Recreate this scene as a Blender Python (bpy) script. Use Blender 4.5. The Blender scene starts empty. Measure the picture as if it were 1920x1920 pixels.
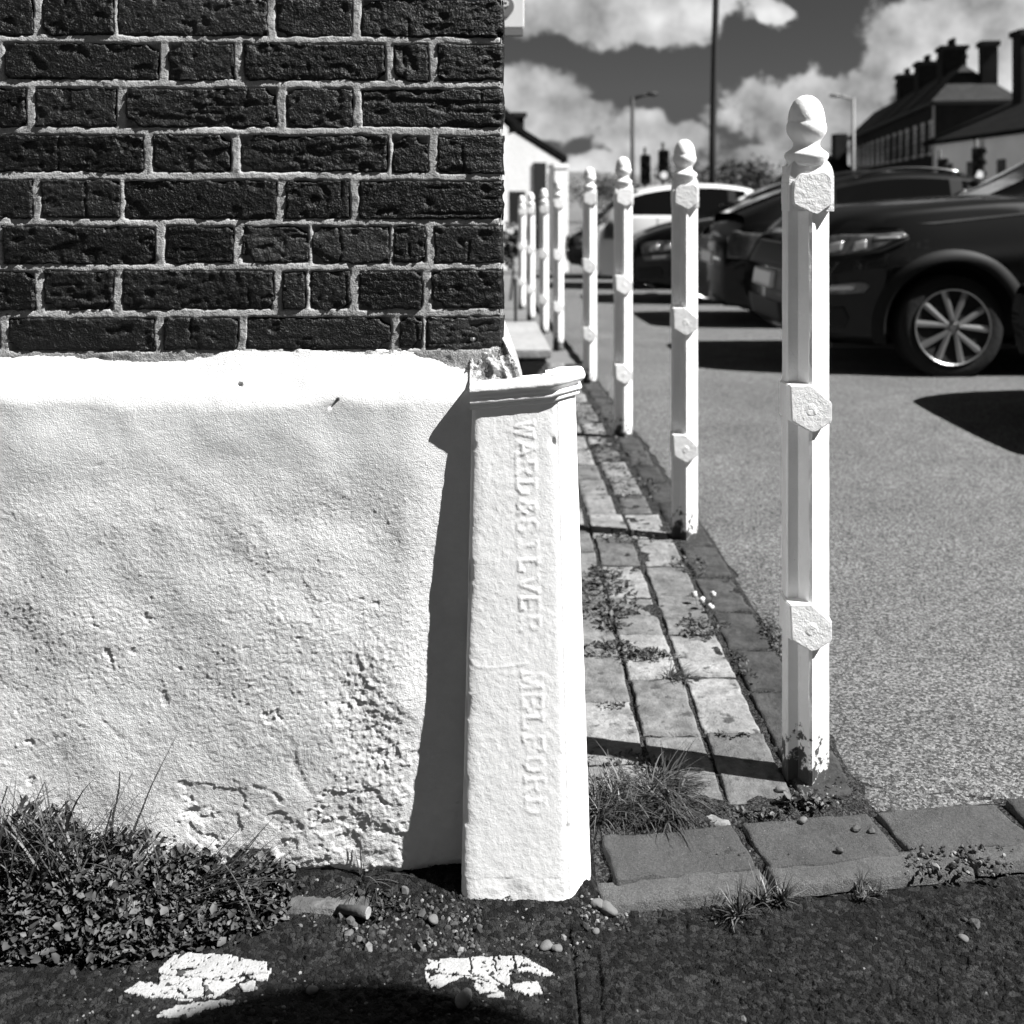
import bpy, bmesh, math, random
import numpy as np
from mathutils import Vector, Matrix

random.seed(11)
R = math.radians
SC = bpy.context.scene

# ---------------------------------------------------------------- camera, sky, sun, exposure
F = 2059.0            # focal length in photo pixels (1920 wide)
CAMZ = 1.057
cam_d = bpy.data.cameras.new('camera')
cam = bpy.data.objects.new('camera', cam_d)
SC.collection.objects.link(cam)
cam.location = (0, 0, CAMZ)
cam.rotation_euler = (R(90), 0, 0)
cam_d.sensor_width = 36.0
cam_d.lens = F / 1920 * 36.0
cam_d.shift_y = -588.0 / 1920
cam_d.clip_start = 0.05
cam_d.clip_end = 3000
cam_d.dof.use_dof = True
cam_d.dof.focus_distance = 1.74
cam_d.dof.aperture_fstop = 5.0
SC.camera = cam

SUN_EL = R(50)
SUN_AZ = math.atan2(0.961, -0.276)        # from +Y towards +X
to_sun = Vector((math.sin(SUN_AZ) * math.cos(SUN_EL), math.cos(SUN_AZ) * math.cos(SUN_EL), math.sin(SUN_EL)))
sun_d = bpy.data.lights.new('sun', 'SUN')
sun_d.energy = 4.6
sun_d.angle = R(0.5)
sun_d.color = (1.0, 0.995, 0.985)
sun = bpy.data.objects.new('sun', sun_d)
SC.collection.objects.link(sun)
sun.rotation_euler = to_sun.to_track_quat('Z', 'Y').to_euler()
sun.location = to_sun * 30

SC.view_settings.view_transform = 'Standard'
SC.view_settings.look = 'None'
SC.view_settings.exposure = 1.6
SC.view_settings.gamma = 1.0
SC.cycles.max_bounces = 6
SC.cycles.diffuse_bounces = 3


class NT:
    """small helper to write node trees"""
    def __init__(self, tree):
        self.t = tree
        self.n = tree.nodes
        self.l = tree.links

    def node(self, typ, **kw):
        nd = self.n.new(typ)
        for k, v in kw.items():
            setattr(nd, k, v)
        return nd

    def put(self, sock, v):
        if isinstance(v, bpy.types.NodeSocket):
            self.l.new(v, sock)
        elif isinstance(v, (tuple, list)):
            sock.default_value = v
        else:
            try:
                sock.default_value = v
            except TypeError:
                sock.default_value = (v, v, v, 1)[:len(sock.default_value)]

    def math(self, op, a, b=None, c=None, clamp=False):
        nd = self.node('ShaderNodeMath', operation=op, use_clamp=clamp)
        self.put(nd.inputs[0], a)
        if b is not None:
            self.put(nd.inputs[1], b)
        if c is not None:
            self.put(nd.inputs[2], c)
        return nd.outputs[0]

    def maprange(self, v, a, b, c, d, smooth=False):
        nd = self.node('ShaderNodeMapRange', interpolation_type='SMOOTHSTEP' if smooth else 'LINEAR')
        for i, x in enumerate((v, a, b, c, d)):
            self.put(nd.inputs[i], x)
        return nd.outputs[0]

    def noise(self, vec, scale, detail=4, rough=0.55, dist=0.0):
        nd = self.node('ShaderNodeTexNoise')
        self.put(nd.inputs['Vector'], vec)
        nd.inputs['Scale'].default_value = scale
        nd.inputs['Detail'].default_value = detail
        nd.inputs['Roughness'].default_value = rough
        nd.inputs['Distortion'].default_value = dist
        return nd.outputs['Fac']

    def voro(self, vec, scale, feature='F1', out='Distance'):
        nd = self.node('ShaderNodeTexVoronoi', feature=feature)
        self.put(nd.inputs['Vector'], vec)
        nd.inputs['Scale'].default_value = scale
        return nd.outputs[out]

    def mix(self, f, a, b):
        # scalar mix
        d = self.math('SUBTRACT', b, a)
        return self.math('MULTIPLY_ADD', d, f, a)


# ---- world: sky seen through a deep red filter (black and white film), with broken cumulus
world = bpy.data.worlds.new('World')
SC.world = world
world.use_nodes = True
w = NT(world.node_tree)
w.n.clear()
sky = w.node('ShaderNodeTexSky', sky_type='NISHITA')
sky.sun_disc = False
sky.sun_elevation = SUN_EL
sky.sun_rotation = SUN_AZ
sky.air_density = 1.0
sky.dust_density = 0.6
sep = w.node('ShaderNodeSeparateColor')
w.l.new(sky.outputs[0], sep.inputs[0])
skyv = w.math('MULTIPLY', sep.outputs[0], 0.145)
skyv = w.math('MINIMUM', skyv, 0.56)
tc = w.node('ShaderNodeTexCoord')
dirv = tc.outputs['Generated']
sx = w.node('ShaderNodeSeparateXYZ')
w.l.new(dirv, sx.inputs[0])
yy = w.math('MAXIMUM', sx.outputs[1], 0.05)
uu = w.math('DIVIDE', sx.outputs[0], yy)
vv = w.math('DIVIDE', sx.outputs[2], yy)
warp = w.math('SUBTRACT', w.noise(dirv, 13, 3), 0.5)
warp2 = w.math('SUBTRACT', w.noise(dirv, 17.3, 3), 0.5)
uu = w.math('MULTIPLY_ADD', warp, 0.09, uu)
vv = w.math('MULTIPLY_ADD', warp2, 0.05, vv)
CL = [(1180, 20, 300, 72), (1010, 175, 110, 60), (1060, 225, 120, 60), (1220, 262, 150, 62), (1520, 215, 175, 80),
      (1640, 175, 60, 45), (1815, 65, 220, 95), (1905, 60, 120, 150), (1120, 330, 200, 45), (1500, 320, 230, 50), (1740, 140, 120, 60), (1460, 15, 40, 30)]
best = None
for (px, py, a, b) in CL:
    u0, v0, ra, rb = (px - 960) / F, (372 - py) / F, a / F, b / F
    du = w.math('DIVIDE', w.math('SUBTRACT', uu, u0), ra)
    dv = w.math('DIVIDE', w.math('SUBTRACT', vv, v0), rb)
    e = w.math('SUBTRACT', 1.0, w.math('SQRT', w.math('ADD', w.math('MULTIPLY', du, du), w.math('MULTIPLY', dv, dv))))
    best = e if best is None else w.math('MAXIMUM', best, e)
# the rest of the sky: free noise clouds, higher than the strip over the road
free = w.maprange(w.noise(dirv, 3.2, 6, 0.6), 0.58, 0.70, -0.6, 0.6)
gate = w.maprange(vv, 0.19, 0.30, 0.0, 1.0)
side = w.maprange(sx.outputs[1], 0.75, 0.88, 1.0, 0.0)
gate = w.math('MAXIMUM', gate, side)
fill_clouds = w.math('MULTIPLY', w.maprange(sx.outputs[2], 0.05, 0.5, 1.1, 0.0), w.maprange(sx.outputs[0], -0.15, -0.5, 0.0, 1.0))  # low cloud bank added out of view to brighten faces in shade
free = w.math('ADD', free, fill_clouds)
free = w.math('ADD', free, w.maprange(gate, 0.0, 1.0, -2.6, 0.0))
best = w.math('MAXIMUM', best, free)
edge = w.math('SUBTRACT', w.noise(dirv, 24, 8, 0.66), 0.5)
best = w.math('MULTIPLY_ADD', edge, 1.15, best)
mask = w.maprange(best, 0.02, 0.27, 0.0, 1.0, True)
off = w.node('ShaderNodeVectorMath', operation='ADD')
w.l.new(dirv, off.inputs[0]); off.inputs[1].default_value = (0.011, 0, 0.017)
relief = w.math('SUBTRACT', w.noise(dirv, 13, 6, 0.52), w.noise(off.outputs[0], 13, 6, 0.52))
big = w.math('SUBTRACT', w.noise(dirv, 8, 4, 0.5), 0.5)
tone = w.math('MULTIPLY_ADD', relief, 9.0, w.math('MULTIPLY_ADD', big, 6.5, 3.2))
tone = w.math('MINIMUM', w.math('MAXIMUM', tone, 1.0), 5.0)
up = w.maprange(best, 0.0, 0.8, 0.85, 1.05)
tone = w.math('MULTIPLY', tone, up)
col = w.mix(mask, skyv, tone)
bg = w.node('ShaderNodeBackground')
bg.inputs['Strength'].default_value = 0.06
w.put(bg.inputs['Color'], col)
wo = w.node('ShaderNodeOutputWorld')
w.l.new(bg.outputs[0], wo.inputs[0])


# ---------------------------------------------------------------- numpy noise
def _h(ix, iy, seed):
    n = (ix * 374761393 + iy * 668265263 + seed * 2147483647 + 977) & 0xffffffff
    n = ((n ^ (n >> 13)) * 1274126177) & 0xffffffff
    n = ((n ^ (n >> 15)) * 2246822519) & 0xffffffff
    return ((n ^ (n >> 16)) & 0xffff) / 65535.0


def vn(x, y, seed=0):
    x = np.asarray(x, float); y = np.asarray(y, float)
    ix = np.floor(x).astype(np.int64); iy = np.floor(y).astype(np.int64)
    fx = x - ix; fy = y - iy
    ux = fx * fx * fx * (fx * (fx * 6 - 15) + 10); uy = fy * fy * fy * (fy * (fy * 6 - 15) + 10)
    a = _h(ix, iy, seed); b = _h(ix + 1, iy, seed); c = _h(ix, iy + 1, seed); d = _h(ix + 1, iy + 1, seed)
    return (a + (b - a) * ux + (c - a) * uy + (a - b - c + d) * ux * uy) * 2 - 1


def fbm(x, y, octv=4, seed=0, gain=0.5):
    s = 0; amp = 1.0; tot = 0
    x = np.asarray(x, float); y = np.asarray(y, float)
    for i in range(octv):
        s = s + amp * vn(x * 0.95 + y * 0.31 + 7.3 * i, y * 0.95 - x * 0.31 + 3.1 * i, seed + i)
        tot += amp
        amp *= gain; x = x * 2.03; y = y * 2.03
    return s / tot


def worley(x, y, seed=0):
    x = np.asarray(x, float); y = np.asarray(y, float)
    ix = np.floor(x).astype(np.int64); iy = np.floor(y).astype(np.int64)
    best = np.full(np.broadcast(x, y).shape, 9.0)
    for dx in (-1, 0, 1):
        for dy in (-1, 0, 1):
            cx = ix + dx; cy = iy + dy
            d = (cx + _h(cx, cy, seed) - x) ** 2 + (cy + _h(cx, cy, seed + 5) - y) ** 2
            best = np.minimum(best, d)
    return np.sqrt(best)


def sstep(a, b, x):
    t = np.clip((np.asarray(x, float) - a) / (b - a), 0, 1)
    return t * t * (3 - 2 * t)


def polydist(x, y, pts):
    """distance of grid points to a polyline"""
    best = np.full(np.shape(x), 9.0)
    for (x0, y0), (x1, y1) in zip(pts[:-1], pts[1:]):
        dx, dy = x1 - x0, y1 - y0
        L = dx * dx + dy * dy + 1e-12
        t = np.clip(((x - x0) * dx + (y - y0) * dy) / L, 0, 1)
        best = np.minimum(best, np.hypot(x - x0 - t * dx, y - y0 - t * dy))
    return best


def inpoly(x, y, pts):
    x = np.asarray(x); y = np.asarray(y)
    ins = np.zeros(x.shape, bool)
    n = len(pts)
    for i in range(n):
        x0, y0 = pts[i]; x1, y1 = pts[(i + 1) % n]
        c = ((y0 > y) != (y1 > y)) & (x < (x1 - x0) * (y - y0) / (y1 - y0 + 1e-15) + x0)
        ins ^= c
    return ins


# ---------------------------------------------------------------- materials (all greys: the place as black and white film saw it)
def mat(name, base, rough=0.8, foot=None, var=(), bump=(), spec=0.3, metallic=0.0, coat=0.0, specks=(), tone=False, cells=None, emit=None, stretch=None):
    m = bpy.data.materials.new(name)
    m.use_nodes = True
    t = NT(m.node_tree)
    bs = t.n['Principled BSDF']
    co = t.node('ShaderNodeTexCoord').outputs['Object']
    if stretch:
        mp = t.node('ShaderNodeMapping')
        mp.inputs['Scale'].default_value = stretch
        t.l.new(co, mp.inputs['Vector'])
        co = mp.outputs['Vector']
    v = None
    if tone:
        at = t.node('ShaderNodeAttribute', attribute_name='tone')
        v = t.math('MULTIPLY', at.outputs['Fac'], base)
    cur = v if v is not None else base
    for (sc, amt, det) in var:
        nz = t.noise(co, sc, det, 0.6)
        f = t.maprange(nz, 0.25, 0.75, 1 - amt, 1 + amt)
        cur = t.math('MULTIPLY', cur, f)
    if cells:
        sc, lo, hi = cells
        vc = t.node('ShaderNodeTexVoronoi')
        t.put(vc.inputs['Vector'], co)
        vc.inputs['Scale'].default_value = sc
        s3 = t.node('ShaderNodeSeparateColor')
        t.l.new(vc.outputs['Color'], s3.inputs[0])
        p = t.math('POWER', s3.outputs[0], 1.6)
        cur = t.math('MULTIPLY', cur, t.maprange(p, 0, 1, lo, hi))
    for (sc, lo, hi, val, det) in specks:
        nz = t.noise(co, sc, det, 0.6)
        f = t.maprange(nz, lo, hi, 0, 1, True)
        cur = t.mix(f, cur, val)
    if foot:      # grime and bare rust creeping up from the foot
        sz_ = t.node('ShaderNodeSeparateXYZ'); t.l.new(co, sz_.inputs[0])
        nz = t.noise(co, foot[1], 6, 0.65)
        g_ = t.maprange(sz_.outputs[2], 0.0, foot[0], 0.30, -0.30)
        f = t.maprange(t.math('ADD', nz, g_), 0.62, 0.70, 0, 1, True)
        cur = t.mix(f, cur, 0.05)
    if isinstance(cur, (int, float)):
        bs.inputs['Base Color'].default_value = (cur, cur, cur, 1)
    else:
        t.put(bs.inputs['Base Color'], cur)
    bs.inputs['Roughness'].default_value = rough
    bs.inputs['Specular IOR Level'].default_value = spec
    bs.inputs['Metallic'].default_value = metallic
    bs.inputs['Coat Weight'].default_value = coat
    bs.inputs['Coat Roughness'].default_value = 0.05
    if emit:
        bs.inputs['Emission Color'].default_value = (1, 1, 1, 1)
        bs.inputs['Emission Strength'].default_value = emit
    nrm = None
    for (kind, sc, dist, det) in bump:
        if kind == 'n':
            h = t.noise(co, sc, det, 0.6)
        elif kind == 'v':
            h = t.math('SUBTRACT', 1.0, t.voro(co, sc))
        elif kind == 'e':     # flat topped chippings with sharp edges
            h = t.math('MINIMUM', t.voro(co, sc, 'DISTANCE_TO_EDGE'), 0.13)
        bp = t.node('ShaderNodeBump')
        bp.inputs['Strength'].default_value = 1.0
        bp.inputs['Distance'].default_value = dist
        t.put(bp.inputs['Height'], h)
        if nrm is not None:
            t.l.new(nrm, bp.inputs['Normal'])
        nrm = bp.outputs[0]
    if nrm is not None:
        t.l.new(nrm, bs.inputs['Normal'])
    return m


M = {}
M['plaster'] = mat('white_limewashed_render', 0.63, 0.85, foot=(0.07, 22), var=[(9, .06, 4), (60, .05, 3)], bump=[('n', 520, .0009, 2)], specks=[(30, .70, .78, .45, 6)])
M['iron'] = mat('white_painted_iron', 0.80, 0.55, foot=(0.05, 60), var=[(14, .04, 3)], bump=[('n', 130, .0005, 4), ('n', 420, .0003, 2)], spec=0.35, specks=[(48, .755, .775, .10, 5)])
M['post'] = mat('white_painted_post', 0.80, 0.6, foot=(0.22, 42), var=[(20, .05, 3)], bump=[('n', 110, .0016, 4), ('n', 420, .0006, 2)], spec=0.3, specks=[(26, .715, .735, .06, 6), (90, .74, .76, .15, 4)])
M['brick'] = mat('dark_brick', 0.0090, 0.36, tone=True, var=[(40, .5, 5), (9, .35, 3)], bump=[('n', 320, .0018, 4), ('n', 120, .0028, 4)], spec=0.27, specks=[(120, .68, .73, .09, 4)])
def brick_courses(m):
    """brick bond on a wall that runs along y"""
    t = NT(m.node_tree)
    co = t.node('ShaderNodeTexCoord').outputs['Object']
    s3 = t.node('ShaderNodeSeparateXYZ'); t.l.new(co, s3.inputs[0])
    cb = t.node('ShaderNodeCombineXYZ')
    wob = t.math('MULTIPLY', t.math('SUBTRACT', t.noise(co, 25, 4), .5), .012)
    t.put(cb.inputs[0], t.math('ADD', s3.outputs[1], wob)); t.put(cb.inputs[1], t.math('ADD', s3.outputs[2], wob))
    br = t.node('ShaderNodeTexBrick')
    t.l.new(cb.outputs[0], br.inputs['Vector'])
    for k, v in (('Scale', 1.0), ('Mortar Size', .005), ('Brick Width', .235), ('Row Height', .0722), ('Mortar Smooth', .2)):
        br.inputs[k].default_value = v
    br.inputs['Color1'].default_value = (.012, .012, .012, 1); br.inputs['Color2'].default_value = (.028, .028, .028, 1); br.inputs['Mortar'].default_value = (.2, .2, .2, 1)
    bs = t.n['Principled BSDF']
    t.l.new(br.outputs['Color'], bs.inputs['Base Color'])
    bp = t.node('ShaderNodeBump'); bp.inputs['Distance'].default_value = .006
    t.put(bp.inputs['Height'], t.math('ADD', br.outputs['Fac'], t.math('MULTIPLY', t.noise(co, 60, 5), -.8)))
    t.l.new(bp.outputs[0], bs.inputs['Normal'])


M['mortar'] = mat('pale_mortar', 0.29, 0.95, tone=False, var=[(22, .25, 5), (160, .2, 3)], bump=[('n', 420, .002, 3)], specks=[(60, .62, .75, .12, 4)])
M['finial'] = mat('white_painted_finial', 0.80, 0.6, var=[(20, .05, 3)], bump=[('n', 150, .0006, 4), ('n', 420, .0004, 2)], spec=0.3)
M['brickfar'] = mat('dark_brick_plain', 0.05, 0.9, var=[(12, .4, 4)], bump=[('n', 30, .01, 3)])
brick_courses(M['brickfar'])
M['stone'] = mat('broken_masonry', 0.30, 0.9, tone=True, var=[(35, .35, 5), (140, .35, 3)], bump=[('n', 200, .004, 4), ('n', 60, .006, 4)])
M['footpath'] = mat('coarse_dark_asphalt', 0.0090, 0.85, var=[(6, .45, 4), (45, .35, 4)], bump=[('e', 120, .012, 0), ('e', 240, .006, 0), ('n', 420, .0016, 3)], cells=(120, .35, 2.9), spec=0.16, specks=[(210, .735, .755, .10, 3)])
M['carpark'] = mat('pale_worn_asphalt', 0.113, 0.95, specks=[(1.7, .66, .74, .060, 6), (7, .70, .76, .05, 5)], var=[(1.3, .22, 5), (6, .12, 4), (0.25, .1, 3), (300, .25, 3)], bump=[('e', 210, .009, 0), ('n', 90, .003, 4)], cells=(230, .3, 2.0), spec=0.15)
M['ground'] = mat('ground_asphalt', 0.12, 0.95, var=[(0.4, .2, 4)], bump=[('n', 40, .004, 3)], spec=0.15)
M['soil'] = mat('dark_soil', 0.026, 1.0, var=[(60, .5, 5)], bump=[('n', 160, .008, 5), ('v', 220, .004, 0)], cells=(260, .4, 2.6), spec=0.1)
M['kerb'] = mat('grey_kerb_stone', 0.060, 0.9, tone=True, var=[(14, .2, 4), (260, .35, 3)], bump=[('e', 330, .005, 0), ('n', 420, .0022, 3), ('n', 70, .003, 4)], specks=[(300, .72, .75, .25, 2), (30, .66, .74, .022, 5)], spec=0.2)
M['paver'] = mat('worn_brick_paver', 0.155, 0.9, tone=True, var=[(18, .50, 6), (6, .3, 3), (95, .25, 4)], bump=[('n', 240, .002, 4), ('n', 50, .006, 4)], spec=0.2, specks=[(24, .56, .68, .045, 7)])
M['flake'] = mat('flaking_white_paint', 0.27, 0.9, var=[(40, .15, 4), (300, .18, 3)], bump=[('n', 300, .0015, 3)], specks=[(260, .68, .72, .03, 3)])
M['pebble'] = mat('pebble', 0.10, 0.8, var=[(60, .2, 3)], bump=[('n', 200, .001, 3)])
M['pebbled'] = mat('dark_pebble', 0.05, 0.75, var=[(60, .3, 3)], bump=[('n', 200, .001, 3)])
M['grass'] = mat('grass', 0.036, 0.5, tone=True, var=[(30, .35, 2)], spec=0.4)
M['leaf'] = mat('weed_leaf', 0.032, 0.6, tone=True, var=[(40, .35, 2)], spec=0.45)
M['twig'] = mat('cut_wood', 0.22, 0.8, var=[(90, .25, 3)])
M['fluff'] = mat('seed_head', 0.4, 1.0)
M['step'] = mat('pale_stone_step', 0.23, 0.9, var=[(3, .2, 4), (18, .15, 3)], bump=[('n', 30, .006, 4)])
M['stepd'] = mat('grey_stone_block', 0.10, 0.9, var=[(5, .4, 4)], bump=[('n', 30, .008, 4)])
M['black'] = mat('black_matt', 0.012, 0.7)
M['rubber'] = mat('tyre_rubber', 0.006, 0.75, bump=[('n', 40, .003, 2)], spec=0.3)
M['plastic'] = mat('black_plastic', 0.006, 0.65, spec=0.2)
M['paint_d'] = mat('dark_car_paint', 0.002, 0.45, spec=0.1, coat=0.5)
M['paint_g'] = mat('grey_car_paint', 0.004, 0.5, spec=0.1, coat=0.45)
M['paint_w'] = mat('white_car_paint', 0.55, 0.35, spec=0.5, coat=1.0)
M['glass'] = mat('car_glass', 0.004, 0.05, spec=0.5)
M['lens'] = mat('lamp_lens', 0.10, 0.10, spec=0.7, var=[(11, .8, 2)])
M['projector'] = mat('lamp_projector', 0.5, 0.2, spec=0.7, metallic=0.5)
M['lensd'] = mat('tail_lamp_lens', 0.07, 0.15, spec=0.6, var=[(14, .5, 3)])
M['alloy'] = mat('alloy_rim', 0.34, 0.3, metallic=0.85, spec=0.5)
M['chrome'] = mat('chrome_strip', 0.5, 0.15, metallic=1.0)
M['plate'] = mat('number_plate_white', 0.55, 0.4)
M['slate'] = mat('dark_slate', 0.009, 0.95, spec=0.03, var=[(1.2, .3, 4)], bump=[('n', 6, .05, 3)])
M['slate_lit'] = mat('sunlit_slate', 0.034, 0.95, spec=0.03, var=[(.8, .25, 5), (5, .2, 3)], bump=[('n', 6, .05, 3)])  # lighter copy of the roof slate: the hip's sunlight is put into its colour
M['terrace'] = mat('terrace_brick', 0.022, 0.95, spec=0.05, var=[(1.0, .3, 4), (6, .2, 3)])
M['lintel'] = mat('stone_dressing', 0.45, 0.9)
M['pane'] = mat('dark_window', 0.02, 0.15, spec=0.5)
M['wallw'] = mat('white_house_wall', 0.66, 0.9, var=[(.8, .08, 4)], bump=[('n', 12, .01, 4)])
M['wallg'] = mat('offwhite_cottage_wall', 0.85, 0.9, var=[(.6, .12, 4)], bump=[('n', 12, .01, 4)])
M['steel'] = mat('dark_pole', 0.025, 0.6, metallic=0.2)
M['steelg'] = mat('galvanised_pole', 0.14, 0.6, metallic=0.3)
M['lamp'] = mat('lit_signal_lens', 0.5, 0.4, emit=0.25)
M['sign'] = mat('white_sign_face', 0.75, 0.5)
M['signg'] = mat('grey_sign_print', 0.16, 0.5)
M['tree'] = mat('far_foliage', 0.04, 0.8, tone=True)
M['bark'] = mat('bark', 0.05, 0.9)
M['hill'] = mat('far_hill', 0.10, 1.0, var=[(.02, .4, 4)])
M['globe'] = mat('caster_globe', 0.7, 0.3)


# ---------------------------------------------------------------- object helpers
def link(o):
    SC.collection.objects.link(o)
    return o


def tag(o, label=None, cat=None, group=None, kind=None):
    if label: o['label'] = label
    if cat: o['category'] = cat
    if group: o['group'] = group
    if kind: o['kind'] = kind
    return o


def empty(name, loc, label, cat, rz=0, group=None):
    o = bpy.data.objects.new(name, None)
    o.empty_display_size = 0.1
    o.location = loc
    o.rotation_euler = (0, 0, rz)
    link(o)
    return tag(o, label, cat, group)


def obj(name, me, m=None, parent=None, smooth=None):
    if m is not None:
        me.materials.append(m)
    if smooth is not None:
        me.polygons.foreach_set('use_smooth', [smooth] * len(me.polygons))
    o = bpy.data.objects.new(name, me)
    link(o)
    if parent is not None:
        o.parent = parent
    return o


def npmesh(name, V, Fq, tone=None, smooth=True):
    """mesh out of numpy arrays: V (n,3), Fq (m,4) or (m,3)"""
    V = np.ascontiguousarray(V, np.float32); Fq = np.ascontiguousarray(Fq, np.int32)
    me = bpy.data.meshes.new(name)
    k = Fq.shape[1]
    me.vertices.add(len(V)); me.vertices.foreach_set('co', V.ravel())
    me.loops.add(Fq.size); me.loops.foreach_set('vertex_index', Fq.ravel())
    me.polygons.add(len(Fq))
    me.polygons.foreach_set('loop_start', np.arange(0, Fq.size, k, dtype=np.int32))
    me.polygons.foreach_set('loop_total', np.full(len(Fq), k, np.int32))
    me.polygons.foreach_set('use_smooth', np.full(len(Fq), smooth, bool))
    if tone is not None:
        a = me.attributes.new('tone', 'FLOAT', 'POINT')
        a.data.foreach_set('value', np.ascontiguousarray(tone, np.float32))
    me.update(calc_edges=True)
    me.validate()
    return me


def gridfaces(nr, nc, off=0, flip=False):
    i = np.arange(nr - 1)[:, None] * nc + np.arange(nc - 1)[None, :]
    q = np.stack([i, i + 1, i + 1 + nc, i + nc], -1).reshape(-1, 4) + off
    return q[:, ::-1] if flip else q


class Acc:
    """collects numpy patches into one mesh"""
    def __init__(self):
        self.V = []; self.Q = []; self.T = []; self.n = 0

    def grid(self, X, Y, Z, tone=1.0, flip=False):
        nr, nc = X.shape
        self.V.append(np.stack([X, Y, Z], -1).reshape(-1, 3))
        self.Q.append(gridfaces(nr, nc, self.n, flip))
        self.T.append(np.broadcast_to(np.asarray(tone, float), X.shape).ravel())
        self.n += nr * nc

    def raw(self, V, Q, tone=1.0):
        V = np.asarray(V, float)
        self.V.append(V); self.Q.append(np.asarray(Q) + self.n)
        self.T.append(np.broadcast_to(np.asarray(tone, float), (len(V),)).copy())
        self.n += len(V)

    def mesh(self, name, smooth=True):
        return npmesh(name, np.concatenate(self.V), np.concatenate(self.Q), np.concatenate(self.T), smooth)


def bm_mesh(name, bm):
    bmesh.ops.recalc_face_normals(bm, faces=bm.faces)
    me = bpy.data.meshes.new(name)
    bm.to_mesh(me); bm.free()
    return me


def add_box(bm, x0, x1, y0, y1, z0, z1):
    vs = [bm.verts.new(p) for p in ((x0, y0, z0), (x1, y0, z0), (x1, y1, z0), (x0, y1, z0), (x0, y0, z1), (x1, y0, z1), (x1, y1, z1), (x0, y1, z1))]
    fs = [bm.faces.new([vs[i] for i in f]) for f in ((0, 3, 2, 1), (4, 5, 6, 7), (0, 1, 5, 4), (1, 2, 6, 5), (2, 3, 7, 6), (3, 0, 4, 7))]
    return vs, fs


def box(name, x0, x1, y0, y1, z0, z1, m, parent=None, bev=0.0):
    bm = bmesh.new()
    add_box(bm, x0, x1, y0, y1, z0, z1)
    if bev:
        bmesh.ops.bevel(bm, geom=bm.edges[:], offset=bev, segments=2, affect='EDGES')
    return obj(name, bm_mesh(name, bm), m, parent)


def add_prism(bm, pts, y0, y1):
    """polygon given as (x,z), extruded along y"""
    a = [bm.verts.new((x, y0, z)) for x, z in pts]
    b = [bm.verts.new((x, y1, z)) for x, z in pts]
    bm.faces.new(a); bm.faces.new(b[::-1])
    n = len(pts)
    for i in range(n):
        bm.faces.new((a[i], b[i], b[(i + 1) % n], a[(i + 1) % n]))
    return a, b


def add_prism_z(bm, pts, z0, z1, seg=1):
    rings = []
    for k in range(seg + 1):
        z = z0 + (z1 - z0) * k / seg
        rings.append([bm.verts.new((x, y, z)) for x, y in pts])
    n = len(pts)
    for r0, r1 in zip(rings[:-1], rings[1:]):
        for i in range(n):
            bm.faces.new((r0[i], r0[(i + 1) % n], r1[(i + 1) % n], r1[i]))
    bm.faces.new(rings[0][::-1]); bm.faces.new(rings[-1])


def add_lathe(bm, prof, n=32, axis='z', c=(0, 0, 0)):
    rings = []
    for r, h in prof:
        ring = []
        for k in range(n):
            a = 2 * math.pi * k / n
            if axis == 'z':
                p = (c[0] + r * math.cos(a), c[1] + r * math.sin(a), c[2] + h)
            else:
                p = (c[0] + r * math.cos(a), c[1] + h, c[2] + r * math.sin(a))
            ring.append(bm.verts.new(p))
        rings.append(ring)
    for r0, r1 in zip(rings[:-1], rings[1:]):
        for k in range(n):
            bm.faces.new((r0[k], r0[(k + 1) % n], r1[(k + 1) % n], r1[k]))
    bm.faces.new(rings[0][::-1]); bm.faces.new(rings[-1])


def add_tube(bm, pts, r0, r1=None, n=10):
    r1 = r0 if r1 is None else r1
    pts = [Vector(p) for p in pts]
    rings = []
    for i, p in enumerate(pts):
        d = (pts[min(i + 1, len(pts) - 1)] - pts[max(i - 1, 0)]).normalized()
        a = d.orthogonal().normalized() if abs(d.z) < 0.95 else Vector((1, 0, 0))
        a = (a - d * a.dot(d)).normalized()
        b = d.cross(a)
        r = r0 + (r1 - r0) * i / (len(pts) - 1)
        rings.append([bm.verts.new(p + a * r * math.cos(2 * math.pi * k / n) + b * r * math.sin(2 * math.pi * k / n)) for k in range(n)])
    for q0, q1 in zip(rings[:-1], rings[1:]):
        for k in range(n):
            bm.faces.new((q0[k], q0[(k + 1) % n], q1[(k + 1) % n], q1[k]))
    bm.faces.new(rings[0][::-1]); bm.faces.new(rings[-1])


def kids(o):
    return [c for c in bpy.data.objects if c.parent == o]


def copy_tree(o, parent=None):
    c = o.copy()
    link(c)
    c.parent = parent
    for ch in kids(o):
        copy_tree(ch, c)
    return c


def G(y):
    """the car park falls gently away from the camera"""
    y = np.asarray(y, float)
    return -0.02 * np.clip(y - 6, 0, 26)


def gz(y):
    return float(G(y))


def WX(px, Y):
    return (px - 960) / F * Y


def WZ(py, Y):
    return CAMZ - (py - 372) / F * Y
# ================================================================ SETTING: the ground
# big ground sheet to the horizon
ys = np.concatenate([np.linspace(-6, 40, 60), np.geomspace(42, 1500, 30)])
xs = np.concatenate([-np.geomspace(900, 6, 20), np.linspace(-5, 20, 40), np.geomspace(22, 900, 25)])
X, Y = np.meshgrid(xs, ys)
g = obj('ground', npmesh('ground', np.stack([X, Y, G(Y) - 0.045], -1).reshape(-1, 3), gridfaces(*X.shape)), M['ground'])
tag(g, kind='structure')


def kerb_back(x):
    return 1.791 + 0.157 * x


def kerb_front(x):
    return 1.668 + 0.147 * x


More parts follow.
